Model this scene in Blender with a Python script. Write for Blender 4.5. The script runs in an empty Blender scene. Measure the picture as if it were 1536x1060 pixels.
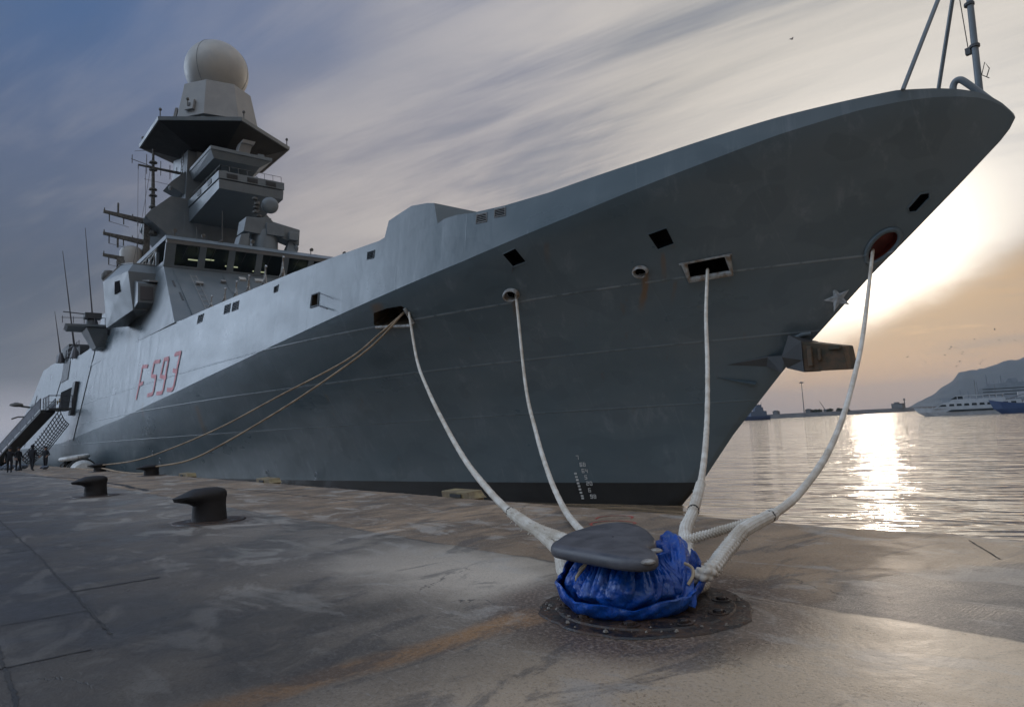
import bpy, bmesh, math, random
import numpy as np
from mathutils import Vector, Matrix
sc = bpy.context.scene
col = sc.collection
# ------------------------------------------------------------------ camera
def make_camera():
    cd = bpy.data.cameras.new('camera'); cam = bpy.data.objects.new('camera', cd); col.objects.link(cam)
    cd.lens = 24.0; cd.sensor_width = 36.0; cd.sensor_fit = 'HORIZONTAL'
    cd.clip_start = 0.05; cd.clip_end = 60000
    y = math.radians(49.6); p = math.atan(111.4/1024); r = math.radians(2.86)
    F0 = Vector((-math.sin(y), math.cos(y), 0)); R0 = Vector((math.cos(y), math.sin(y), 0)); Z = Vector((0, 0, 1))
    F = F0*math.cos(p)+Z*math.sin(p); U = Z*math.cos(p)-F0*math.sin(p)
    R = R0*math.cos(r)-U*math.sin(r); U2 = U*math.cos(r)+R0*math.sin(r)
    m = Matrix((R, U2, -F)).transposed().to_4x4(); m.translation = (0, 0, 1.4)
    cam.matrix_world = m
    sc.camera = cam
make_camera()
sc.render.resolution_x = 1024; sc.render.resolution_y = 706
sc.view_settings.view_transform = 'Standard'; sc.view_settings.look = 'None'
sc.view_settings.exposure = 0.0; sc.view_settings.gamma = 1.0
sc.render.engine = 'CYCLES'

# ------------------------------------------------------------------ node helper
class NT:
    def __init__(s, tree):
        s.t = tree; s.n = tree.nodes; s.l = tree.links
    def new(s, typ, **k):
        n = s.n.new(typ)
        for a, b in k.items(): setattr(n, a, b)
        return n
    def put(s, sock, v):
        if v is None: return
        if isinstance(v, bpy.types.NodeSocket): s.l.new(v, sock)
        elif isinstance(v, (tuple, list)):
            if len(sock.default_value) == 4 and len(v) == 3: v = (*v, 1)
            sock.default_value = v
        else:
            try: sock.default_value = v
            except TypeError: sock.default_value = (v, v, v)
    def m(s, op, a, b=None, c=None, clamp=False):
        n = s.new('ShaderNodeMath', operation=op, use_clamp=clamp)
        for i, v in enumerate((a, b, c)):
            if v is not None: s.put(n.inputs[i], v)
        return n.outputs[0]
    def vm(s, op, a, b=None):
        n = s.new('ShaderNodeVectorMath', operation=op)
        s.put(n.inputs[0], a)
        if b is not None: s.put(n.inputs[1], b)
        return n.outputs['Value'] if op in ('DOT_PRODUCT', 'LENGTH', 'DISTANCE') else n.outputs[0]
    def mr(s, v, a, b, c=0.0, d=1.0, smooth=True):
        n = s.new('ShaderNodeMapRange', interpolation_type='SMOOTHSTEP' if smooth else 'LINEAR')
        for i, x in enumerate((v, a, b, c, d)): s.put(n.inputs[i], x)
        return n.outputs[0]
    def mix(s, f, a, b, mode='MIX'):
        n = s.new('ShaderNodeMix', data_type='RGBA', blend_type=mode)
        s.put(n.inputs[0], f); s.put(n.inputs[6], a); s.put(n.inputs[7], b)
        return n.outputs[2]
    def noise(s, vec, scale, detail=4, rough=0.55, dist=0.0, col=False):
        n = s.new('ShaderNodeTexNoise')
        s.put(n.inputs['Vector'], vec); s.put(n.inputs['Scale'], scale); s.put(n.inputs['Detail'], detail)
        s.put(n.inputs['Roughness'], rough); s.put(n.inputs['Distortion'], dist)
        return n.outputs[1] if col else n.outputs[0]
    def ramp(s, f, stops):
        n = s.new('ShaderNodeValToRGB'); e = n.color_ramp.elements
        while len(e) < len(stops): e.new(0.5)
        for i, (p, c) in enumerate(stops):
            e[i].position = p; e[i].color = (*c, 1) if not isinstance(c, (int, float)) else (c, c, c, 1)
        s.put(n.inputs[0], f)
        return n.outputs[0]
    def scalev(s, v, x, y, z):
        n = s.new('ShaderNodeVectorMath', operation='MULTIPLY'); s.put(n.inputs[0], v); n.inputs[1].default_value = (x, y, z)
        return n.outputs[0]
    def sep(s, v):
        n = s.new('ShaderNodeSeparateXYZ'); s.put(n.inputs[0], v); return n.outputs[0], n.outputs[1], n.outputs[2]
    def comb(s, x, y, z):
        n = s.new('ShaderNodeCombineXYZ'); s.put(n.inputs[0], x); s.put(n.inputs[1], y); s.put(n.inputs[2], z); return n.outputs[0]
    def bump(s, h, strength=0.3, dist=0.01, normal=None):
        n = s.new('ShaderNodeBump'); s.put(n.inputs['Strength'], strength); s.put(n.inputs['Distance'], dist)
        s.put(n.inputs['Height'], h)
        if normal is not None: s.put(n.inputs['Normal'], normal)
        return n.outputs[0]
def srgb(r, g, b):
    return tuple(((c/255+0.055)/1.055)**2.4 if c > 10 else c/255/12.92 for c in (r, g, b))

# ------------------------------------------------------------------ sky and sun
SUN_DIR = Vector((-0.368, 0.906, 0.208)).normalized()
SUN_EL = math.asin(SUN_DIR.z)
SUN_AZ = math.atan2(SUN_DIR.x, SUN_DIR.y)      # clockwise from +Y
def make_world():
    w = bpy.data.worlds.new('World'); sc.world = w; w.use_nodes = True
    t = NT(w.node_tree); t.n.clear()
    out = t.new('ShaderNodeOutputWorld'); 
    tc = t.new('ShaderNodeTexCoord').outputs['Generated']
    d = t.vm('NORMALIZE', tc)
    x, y, z = t.sep(d)
    ya = math.radians(49.6)
    fwd = t.vm('DOT_PRODUCT', d, (-math.sin(ya), math.cos(ya), 0))
    rgt = t.vm('DOT_PRODUCT', d, (math.cos(ya), math.sin(ya), 0))
    az = t.m('MULTIPLY', t.m('ARCTAN2', rgt, fwd), 57.2958)        # degrees clockwise from the north-west heading
    el = t.m('MULTIPLY', t.m('ARCSINE', t.m('MINIMUM', t.m('MAXIMUM', z, -1.0), 1.0)), 57.2958)
    eln = t.m('DIVIDE', t.m('MAXIMUM', el, 0.0), 60.0, clamp=True)
    S = srgb
    left = t.ramp(eln, [(0.0, S(165,170,188)), (0.035, S(182,180,190)), (0.085, S(100,106,120)), (0.20, S(82,93,112)), (0.34, S(90,104,132)), (0.50, S(72,102,146)), (0.8, S(66,94,142)), (1.0, S(70,96,140))])
    mid = t.ramp(eln, [(0.0, S(172,160,152)), (0.12, S(176,168,164)), (0.3, S(168,162,164)), (0.5, S(146,148,162)), (0.7, S(120,132,160)), (1.0, S(100,120,155))])
    right = t.ramp(eln, [(0.0, S(178,158,146)), (0.06, S(190,164,144)), (0.14, S(192,170,150)), (0.25, S(196,190,184)), (0.45, S(184,180,174)), (0.62, S(158,160,166)), (1.0, S(128,138,158))])
    rear = t.ramp(t.m('DIVIDE', t.m('MAXIMUM', el, 0.0), 90.0, clamp=True), [(0.0, (0.10,0.11,0.13)), (0.20, (0.12,0.14,0.18)), (0.36, (0.8,1.0,1.3)), (0.60, (1.45,1.75,2.15)), (0.80, (0.55,0.68,0.92)), (1.0, (0.30,0.38,0.55))])  # unseen sky behind the camera, shaped to light the hull's upper band
    # slow warp so that the blend between sectors is not geometric
    wn = t.noise(t.scalev(d, 1.6, 1.6, 3.0), 1.3, 3, 0.5)
    azw = t.m('ADD', az, t.m('MULTIPLY', t.m('SUBTRACT', wn, 0.5), 26.0))
    c = t.mix(t.mr(azw, -36, -8), left, mid)
    c = t.mix(t.mr(azw, -5, 24), c, right)
    aaz = t.m('ABSOLUTE', az)
    c = t.mix(t.m('MAXIMUM', t.mr(aaz, 62, 110), t.mr(el, 55, 90)), c, rear)
    # cirrus: sheets seen on a plane overhead, combed along one direction
    inv = t.m('DIVIDE', 1.0, t.m('ADD', t.m('MAXIMUM', z, 0.0), 0.10))
    px = t.m('MULTIPLY', x, inv); py = t.m('MULTIPLY', y, inv)
    ca, sa = math.cos(math.radians(18)), math.sin(math.radians(18))
    pu = t.m('ADD', t.m('MULTIPLY', px, ca), t.m('MULTIPLY', py, sa))
    pv = t.m('SUBTRACT', t.m('MULTIPLY', py, ca), t.m('MULTIPLY', px, sa))
    pw = t.comb(t.m('MULTIPLY', pu, 0.42), t.m('MULTIPLY', pv, 1.7), 0.0)
    ci = t.noise(pw, 1.0, 7, 0.58, 0.6)
    ci2 = t.noise(t.comb(t.m('MULTIPLY', pu, 1.0), t.m('MULTIPLY', pv, 6.5), 3.0), 1.0, 6, 0.6, 0.5)
    streak = t.m('ADD', t.m('MULTIPLY', ci, 0.7), t.m('MULTIPLY', ci2, 0.3))
    amp = t.m('MULTIPLY', t.mr(azw, -24, 12, 0.25, 1.0), t.mr(el, 6, 18, 0.25, 1.0))
    sm = t.mr(streak, 0.43, 0.60)
    light = t.mix(t.m('MULTIPLY', sm, amp), c, t.mix(0.5, c, S(236,226,214), 'MIX'))
    dk = t.m('MULTIPLY', t.mr(streak, 0.50, 0.38), amp)
    c = t.mix(t.m('MULTIPLY', dk, 0.75), light, t.mix(t.mr(el, 10, 20), S(150,140,138), S(120,128,144)))
    # glow round the veiled sun, cut below by the upper edge of a cloud bank
    sd = t.vm('DOT_PRODUCT', d, tuple(Vector((-0.300, 0.935, 0.190)).normalized()))
    ang = t.m('MULTIPLY', t.m('ARCCOSINE', t.m('MINIMUM', sd, 1.0)), 57.2958)
    edge = t.m('ADD', t.m('MULTIPLY', t.m('SUBTRACT', az, 28.8), 0.45), 5.9)       # elevation of the bank's upper edge
    en = t.noise(t.comb(t.m('MULTIPLY', az, 0.10), t.m('MULTIPLY', el, 0.16), 0.0), 1.0, 5, 0.55)
    above = t.m('SUBTRACT', t.m('ADD', el, t.m('MULTIPLY', t.m('SUBTRACT', en, 0.5), 3.6)), edge)
    clear = t.mr(above, -0.8, 2.8)
    glow = t.m('POWER', t.mr(ang, 25, 0, 0.0, 1.0, False), 1.6)
    c = t.mix(t.m('MULTIPLY', t.m('MULTIPLY', glow, clear), 1.0, clamp=True), c, (1.02, 0.985, 0.93))
    sd2 = t.vm('DOT_PRODUCT', d, tuple(SUN_DIR))
    ang2 = t.m('MULTIPLY', t.m('ARCCOSINE', t.m('MINIMUM', sd2, 1.0)), 57.2958)
    hot = t.m('POWER', t.mr(ang2, 11.5, 0, 0.0, 1.0, False), 1.8)
    c = t.mix(t.m('MULTIPLY', t.m('MULTIPLY', hot, clear), 1.0), c, (3.8, 3.4, 2.8))
    # the bank itself: taupe with warm lit seams low down
    bank = t.mr(above, 1.2, -1.2)
    bank = t.m('MULTIPLY', bank, t.mr(az, 8, 22))
    bcol = t.ramp(t.m('DIVIDE', t.m('MAXIMUM', el, 0.0), 20.0, clamp=True), [(0.0, S(178,158,150)), (0.12, S(192,158,132)), (0.3, S(180,152,126)), (0.42, S(196,162,124)), (0.6, S(154,138,120)), (1.0, S(148,136,124))])
    bn = t.noise(t.comb(t.m('MULTIPLY', az, 0.05), t.m('MULTIPLY', el, 0.42), 5.0), 1.0, 6, 0.6, 0.4)
    bcol = t.mix(t.mr(bn, 0.56, 0.72, 0.0, 0.85), bcol, S(244,204,156))
    bcol = t.mix(t.mr(bn, 0.46, 0.30, 0.0, 0.55), bcol, S(140,132,132))
    c = t.mix(t.m('MULTIPLY', bank, 0.93), c, bcol)
    # unseen bright lobe low in the west-south-west, added to light the hull side
    cl = t.m('MULTIPLY', t.m('ARCCOSINE', t.m('MINIMUM', t.vm('DOT_PRODUCT', d, tuple(Vector((-0.82, -0.52, 0.19)).normalized())), 1.0)), 57.2958)
    c = t.mix(t.m('MULTIPLY', t.mr(cl, 34, 6, 0.0, 0.95), t.mr(az, -44, -60)), c, (3.0, 3.6, 4.5))
    c = t.mix(t.mr(el, 0.0, -3.0), c, S(120,125,130))
    bg = t.new('ShaderNodeBackground'); t.put(bg.inputs[0], c); bg.inputs[1].default_value = 1.0
    sky = t.new('ShaderNodeTexSky', sky_type='NISHITA'); sky.sun_disc = False
    sky.sun_elevation = SUN_EL; sky.sun_rotation = SUN_AZ; sky.air_density = 1.0; sky.dust_density = 2.0
    bs = t.new('ShaderNodeBackground'); t.l.new(sky.outputs[0], bs.inputs[0]); bs.inputs[1].default_value = 0.06
    # thin overcast veils the clear sky behind it almost everywhere
    add = t.new('ShaderNodeMixShader'); add.inputs[0].default_value = 0.93
    t.l.new(bs.outputs[0], add.inputs[1]); t.l.new(bg.outputs[0], add.inputs[2])
    t.l.new(add.outputs[0], out.inputs[0])
make_world()
sl = bpy.data.lights.new('sun', 'SUN'); so = bpy.data.objects.new('sun', sl); col.objects.link(so)
sl.energy = 0.12; sl.angle = math.radians(3); sl.color = (1.0, 0.82, 0.66)
so.rotation_euler = (-SUN_DIR).to_track_quat('-Z', 'Y').to_euler(); so.location = (0, 0, 60)

# ------------------------------------------------------------------ materials
MATS = {}
def mat(name, color=(.5,.5,.5), rough=.5, metal=0.0, spec=None, fn=None, emit=None):
    if name in MATS: return MATS[name]
    m = bpy.data.materials.new(name); m.use_nodes = True
    t = NT(m.node_tree); b = t.n['Principled BSDF']
    b.inputs['Base Color'].default_value = (*color, 1); b.inputs['Roughness'].default_value = rough
    b.inputs['Metallic'].default_value = metal
    if emit: b.inputs['Emission Color'].default_value = (*emit[0], 1); b.inputs['Emission Strength'].default_value = emit[1]
    if fn: fn(t, b, t.new('ShaderNodeTexCoord').outputs['Object'])
    MATS[name] = m
    return m
def dirty(c1, c2, scale=2.0, rough=(.4,.6), bump=0.0, bscale=40, stretch=(1,1,1)):
    def fn(t, b, P):
        v = t.scalev(P, *stretch)
        n = t.noise(v, scale, 6, 0.6)
        t.put(b.inputs['Base Color'], t.mix(t.mr(n, .35, .68), c1, c2))
        t.put(b.inputs['Roughness'], t.mr(n, .3, .7, rough[0], rough[1]))
        if bump: t.put(b.inputs['Normal'], t.bump(t.noise(v, bscale, 5, .6), bump, 0.01))
    return fn
def hull_fn(t, b, P):
    # P is relative to the frigate's origin (water level amidships)
    x, y, z = t.sep(P)
    wz = t.m('SUBTRACT', z, 1.6)                      # height above the quay
    base = (0.150, 0.178, 0.200)
    n1 = t.noise(t.scalev(P, .25, .25, .6), 1.0, 5, .55)
    c = t.mix(t.mr(n1, .35, .7), (0.082, 0.116, 0.134), (0.112, 0.142, 0.158))
    pat = t.noise(t.scalev(P, .5, .5, .9), 1.0, 2, .4)
    c = t.mix(t.m('MULTIPLY', t.mr(pat, .55, .57), .28), c, (0.060, 0.086, 0.100))
    st = t.noise(t.scalev(P, 1.6, 1.6, .16), 1.0, 6, .7, .3)
    c = t.mix(t.m('MULTIPLY', t.mr(st, .52, .72, 0, .34), t.mr(n1, .38, .6)), c, (0.24, 0.27, 0.29))
    rst = t.noise(t.scalev(P, 1.3, 1.3, .12), 1.0, 6, .65)
    c = t.mix(t.m('MULTIPLY', t.mr(rst, .64, .76), .45), c, (0.13, 0.08, 0.04))
    for (dx_, z0_, z1_, w_, s_, sl_) in ((61.80, 4.75, 5.90, .16, .9, .65), (57.35, 5.0, 5.80, .14, .55, .65), (62.60, 5.5, 6.40, .10, .55, .5), (62.45, 4.9, 5.6, .08, .4, .6), (51.4, 5.2, 6.5, .5, .6, .2), (32.0, 1.6, 3.6, .5, .4, .2), (59.5, 6.4, 7.2, .15, .3, .5), (22.0, 3.0, 4.4, .4, .35, .1)):
        wob = t.m('MULTIPLY', t.m('SUBTRACT', rst, .5), .30)
        mk = t.m('MULTIPLY', t.mr(t.m('ABSOLUTE', t.m('ADD', t.m('ADD', t.m('SUBTRACT', x, dx_), t.m('MULTIPLY', t.m('SUBTRACT', z1_, wz), sl_)), wob)), w_, .02), t.m('MULTIPLY', t.mr(wz, z0_, z0_+.7), t.mr(wz, z1_+.1, z1_-.05)))
        c = t.mix(t.m('MULTIPLY', mk, s_), c, (.17, .095, .04))
    lw = t.noise(t.scalev(P, .8, .8, .3), 3.0, 4, .6)
    h = None
    for zl, s in ((5.72, .34), (3.83, .20), (1.9, .08)):
        w = t.m('ABSOLUTE', t.m('SUBTRACT', wz, zl))
        line = t.mr(w, 0.040, 0.012)
        brk = t.mr(lw, .36, .52)
        c = t.mix(t.m('MULTIPLY', t.m('MULTIPLY', line, brk), s), c, (0.42, 0.46, 0.48))
        h = line if h is None else t.m('ADD', h, line)
    # butt welds
    bt = t.m('ABSOLUTE', t.m('SUBTRACT', t.m('FRACT', t.m('DIVIDE', t.m('ADD', x, t.m('MULTIPLY', t.m('FLOOR', t.m('DIVIDE', wz, 1.93)), 2.7)), 6.4)), .5))
    bline = t.mr(bt, .0035, .0010)
    c = t.mix(t.m('MULTIPLY', bline, .06), c, (.30,.34,.36))
    h = t.m('ADD', h, t.m('MULTIPLY', bline, .22))
    # plates: vertical butts and the slight hollows between frames
    fr = t.m('ABSOLUTE', t.m('SINE', t.m('MULTIPLY', x, math.pi/2.4)))
    oc = t.m('MULTIPLY', fr, t.mr(t.noise(t.scalev(P, .2, .2, .5), 1.0, 2), .3, .7))
    dn = t.noise(t.scalev(P, .75, .75, .5), 1.0, 3, .5)
    hh = t.m('ADD', t.m('MULTIPLY', oc, .024), t.m('MULTIPLY', dn, .065))
    hh = t.m('ADD', hh, t.m('MULTIPLY', h, .02))
    hh = t.m('ADD', hh, t.m('MULTIPLY', t.noise(P, 60, 3), .0012))
    t.put(b.inputs['Base Color'], c)
    t.put(b.inputs['Roughness'], t.mr(n1, .3, .7, .27, .38))
    t.put(b.inputs['Normal'], t.bump(hh, .55, 1.0))
M_hull = mat('naval_grey_hull', fn=hull_fn)
M_grey = mat('naval_grey', fn=dirty((.125,.152,.172), (.165,.190,.205), .8, (.34,.5), .1, 30))
M_under = mat('dark_underside', fn=dirty((.014,.015,.017), (.022,.023,.026), 1.2, (.6,.8)))  # near-black colour kept for the underside of the radar platform
M_greyl = mat('naval_grey_light', fn=dirty((.24,.245,.245), (.29,.29,.285), .8, (.45,.6)))
M_greyd = mat('naval_grey_dark', fn=dirty((.05,.056,.062), (.075,.08,.085), 1.2, (.5,.7)))
M_black = mat('bottom_black', fn=dirty((.006,.007,.008), (.014,.014,.014), 1.5, (.35,.5)))
M_dark = mat('dark_inside', (.008,.008,.009), .9); M_dark.node_tree.nodes['Principled BSDF'].inputs['Specular IOR Level'].default_value = .05
M_rec = mat('recess_grey', fn=dirty((.05,.045,.035), (.09,.06,.03), 2.5, (.6,.8)))
M_red = mat('red_lead', fn=dirty((.20,.030,.018), (.11,.02,.013), 2.0, (.5,.7)))
M_rednum = mat('red_number', fn=dirty((.52,.085,.10), (.42,.12,.13), 3.0, (.5,.6)))
M_white = mat('white_paint', fn=dirty((.62,.62,.60), (.42,.42,.40), 4.0, (.45,.6)))
M_mark = mat('faded_mark', fn=dirty((.22,.24,.26), (.12,.14,.16), 4.0, (.45,.6)))
M_radome = mat('radome_shell', fn=dirty((.42,.41,.38), (.36,.36,.35), .7, (.4,.5)))
M_frame = mat('worn_frame', fn=dirty((.36,.38,.38), (.16,.11,.07), 5.0, (.35,.6)))
M_glass = mat('bridge_glass', (.01,.012,.014), .06)
M_lamp = mat('lit_tube', (.9,.9,.8), .5, emit=((1,.93,.62), 1.0))
M_metal = mat('stay_steel', (.10,.10,.11), .5, .6)
M_bare = mat('mast_fittings', fn=dirty((.13,.13,.12), (.06,.06,.06), 5.0, (.5,.7)))
M_rope = mat('rope_fibre', fn=dirty((.68,.64,.57), (.50,.44,.36), 2.2, (.8,.95), .5, 260))
M_ropeold = mat('rope_old', fn=dirty((.40,.30,.20), (.24,.17,.11), 2.0, (.8,.95), .3, 150))
M_serv = mat('black_whipping', (.015,.014,.013), .7)
M_bollh = mat('bollard_head_paint', fn=dirty((.050,.052,.062), (.085,.085,.095), 6.0, (.34,.55), .25, 60))
M_boll = mat('bollard_black', fn=dirty((.006,.006,.007), (.016,.013,.013), 4.0, (.55,.8), .4, 30))
M_yel = mat('yellow_timber', fn=dirty((.32,.25,.12), (.17,.13,.08), 3.0, (.6,.8), .3, 30))
M_skin = mat('skin', (.35,.22,.16), .6)
M_cloth = mat('dark_clothes', fn=dirty((.010,.012,.018), (.02,.022,.03), 5.0, (.8,.9)))
def tarp_fn(t, b, P):
    n = t.noise(P, 6.0, 5, .6); n2 = t.noise(P, 40.0, 4, .6)
    c = t.mix(t.mr(n, .35, .7), (.001,.040,.24), (.003,.078,.40))
    c = t.mix(t.m('MULTIPLY', t.mr(n2, .56, .70), .30), c, (.10,.15,.26))
    n3 = t.noise(P, 2.6, 6, .65, .5); c = t.mix(t.m('MULTIPLY', t.mr(n3, .52, .66), .45), c, (.035,.085,.20))
    t.put(b.inputs['Base Color'], c); t.put(b.inputs['Roughness'], t.mr(n, .3, .7, .26, .42))
    vo = t.new('ShaderNodeTexVoronoi', feature='DISTANCE_TO_EDGE'); vo.inputs['Scale'].default_value = 11
    t.put(vo.inputs['Vector'], t.vm('ADD', t.scalev(P, 1, 1, .6), t.vm('MULTIPLY', t.noise(P, 5, 3, .6, 0, True), (.16,.16,.16))))
    vo2 = t.new('ShaderNodeTexVoronoi', feature='DISTANCE_TO_EDGE'); vo2.inputs['Scale'].default_value = 27
    t.put(vo2.inputs['Vector'], t.vm('ADD', t.scalev(P, 1, 1, .5), t.vm('MULTIPLY', t.noise(P, 9, 3, .6, 0, True), (.08,.08,.08))))
    cr = t.m('ADD', t.m('MINIMUM', vo.outputs['Distance'], .35), t.m('MULTIPLY', t.m('MINIMUM', vo2.outputs['Distance'], .3), .4))
    t.put(b.inputs['Normal'], t.bump(t.m('ADD', t.m('MULTIPLY', cr, 1.0), t.m('MULTIPLY', n2, .08)), .55, .030))
M_tarp = mat('blue_tarpaulin', fn=tarp_fn)

# ------------------------------------------------------------------ mesh helpers
class MB:
    def __init__(s): s.v = []; s.f = []; s.mi = []
    def add(s, v, f, mi=0):
        o = len(s.v); s.v += [tuple(p) for p in v]; s.f += [tuple(i+o for i in q) for q in f]; s.mi += [mi]*len(f); return s
    def hexa(s, lo, hi, mi=0):
        """lo, hi: matching polygons (lists of points)"""
        n = len(lo)
        f = [tuple(range(n-1, -1, -1)), tuple(range(n, 2*n))] + [(i, (i+1) % n, n+(i+1) % n, n+i) for i in range(n)]
        return s.add(list(lo)+list(hi), f, mi)
    def box(s, x0, x1, y0, y1, z0, z1, mi=0):
        a = [(x0,y0),(x1,y0),(x1,y1),(x0,y1)]
        return s.hexa([(x,y,z0) for x,y in a], [(x,y,z1) for x,y in a], mi)
    def obox(s, c, u, v, w, mi=0):
        c, u, v, w = map(Vector, (c, u, v, w))
        lo = [c-u-v-w, c+u-v-w, c+u+v-w, c-u+v-w]; hi = [p+2*w for p in lo]
        return s.hexa(lo, hi, mi)
    def tube(s, pts, r, n=8, mi=0, cap=True):
        pts = [Vector(p) for p in pts]; rs = r if isinstance(r, (list, tuple)) else [r]*len(pts)
        V = []; up = None
        for i, p in enumerate(pts):
            d = (pts[min(i+1, len(pts)-1)]-pts[max(i-1, 0)]).normalized()
            if up is None: up = d.orthogonal().normalized()
            up = (up-d*up.dot(d)).normalized(); sd = d.cross(up)
            for k in range(n):
                a = 2*math.pi*k/n; V.append(p+(up*math.cos(a)+sd*math.sin(a))*rs[i])
        F = [(i*n+k, i*n+(k+1) % n, (i+1)*n+(k+1) % n, (i+1)*n+k) for i in range(len(pts)-1) for k in range(n)]
        if cap: F += [tuple(range(n-1, -1, -1)), tuple(range((len(pts)-1)*n, len(pts)*n))]
        return s.add(V, F, mi)
    def lathe(s, c, prof, n=32, mi=0, axis=None, cap=True):
        """prof: list of (radius, height) along the axis (default Z)"""
        c = Vector(c); ax = Vector(axis or (0,0,1)).normalized(); a1 = ax.orthogonal().normalized(); a2 = ax.cross(a1)
        V = [c+ax*h+(a1*math.cos(2*math.pi*k/n)+a2*math.sin(2*math.pi*k/n))*r for r, h in prof for k in range(n)]
        F = [(i*n+k, i*n+(k+1) % n, (i+1)*n+(k+1) % n, (i+1)*n+k) for i in range(len(prof)-1) for k in range(n)]
        if cap: F += [tuple(range(n-1, -1, -1)), tuple(range((len(prof)-1)*n, len(prof)*n))]
        return s.add(V, F, mi)
    def sphere(s, c, r, n=24, mi=0, sx=1, sy=1, sz=1):
        m = n//2; V = []; F = []
        for i in range(m+1):
            th = math.pi*i/m
            for k in range(n):
                a = 2*math.pi*k/n
                V.append((c[0]+r*sx*math.sin(th)*math.cos(a), c[1]+r*sy*math.sin(th)*math.sin(a), c[2]+r*sz*math.cos(th)))
        for i in range(m):
            for k in range(n):
                F.append((i*n+k, (i+1)*n+k, (i+1)*n+(k+1) % n, i*n+(k+1) % n))
        return s.add(V, F, mi)
    def build(s, name, mats, parent=None, origin=None, smooth=False, angle=40, bevel=0):
        o = make_obj(name, s.v, s.f, mats, parent, origin, smooth, angle, s.mi)
        if bevel:
            b = o.modifiers.new('bevel', 'BEVEL'); b.width = bevel; b.segments = 2; b.limit_method = 'ANGLE'
        return o
def root_of(o):
    while o.parent: o = o.parent
    return o
def make_obj(name, V, F, mats, parent=None, origin=None, smooth=False, angle=40, mi=None):
    me = bpy.data.meshes.new(name)
    O = Vector(root_of(parent)['_o']) if parent else Vector(origin or (0,0,0))
    me.from_pydata([tuple(Vector(v)-O) for v in V], [], F)
    for m in (mats if isinstance(mats, (list, tuple)) else [mats]): me.materials.append(m)
    if mi is not None: me.polygons.foreach_set('material_index', mi)
    bm = bmesh.new(); bm.from_mesh(me)
    bmesh.ops.remove_doubles(bm, verts=bm.verts, dist=1e-5)
    bmesh.ops.recalc_face_normals(bm, faces=bm.faces)
    if smooth:
        for f in bm.faces: f.smooth = True
        for e in bm.edges:
            if len(e.link_faces) == 2 and e.calc_face_angle(0) > math.radians(angle): e.smooth = False
    bm.to_mesh(me); bm.free(); me.update()
    o = bpy.data.objects.new(name, me); col.objects.link(o)
    if parent: o.parent = parent
    else: o.location = O; o['_o'] = tuple(O)
    return o
def tag(o, label=None, cat=None, group=None, kind=None):
    if label: o['label'] = label
    if cat: o['category'] = cat
    if group: o['group'] = group
    if kind: o['kind'] = kind
    return o
def thing(name, loc, label, cat, group=None):
    o = bpy.data.objects.new(name, None); col.objects.link(o); o.location = loc; o['_o'] = tuple(loc)
    o.empty_display_size = .2
    return tag(o, label, cat, group)
def catmull(P, n=10):
    P = [Vector(p) for p in P]; Q = [P[0]*2-P[1]]+P+[P[-1]*2-P[-2]]; out = []
    for i in range(1, len(Q)-2):
        a, b, c, d = Q[i-1:i+3]
        for k in range(n):
            t = k/n
            out.append(0.5*((2*b)+(c-a)*t+(2*a-5*b+4*c-d)*t*t+(3*b-a-3*c+d)*t**3))
    out.append(P[-1]); return out
def resample(pts, step):
    L = [0]
    for a, b in zip(pts, pts[1:]): L.append(L[-1]+(b-a).length)
    n = max(2, int(L[-1]/step)); out = []; j = 0
    for i in range(n+1):
        s = L[-1]*i/n
        while j < len(L)-2 and L[j+1] < s: j += 1
        f = (s-L[j])/max(1e-9, L[j+1]-L[j]); out.append(pts[j].lerp(pts[j+1], f))
    return out, L[-1]

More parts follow.
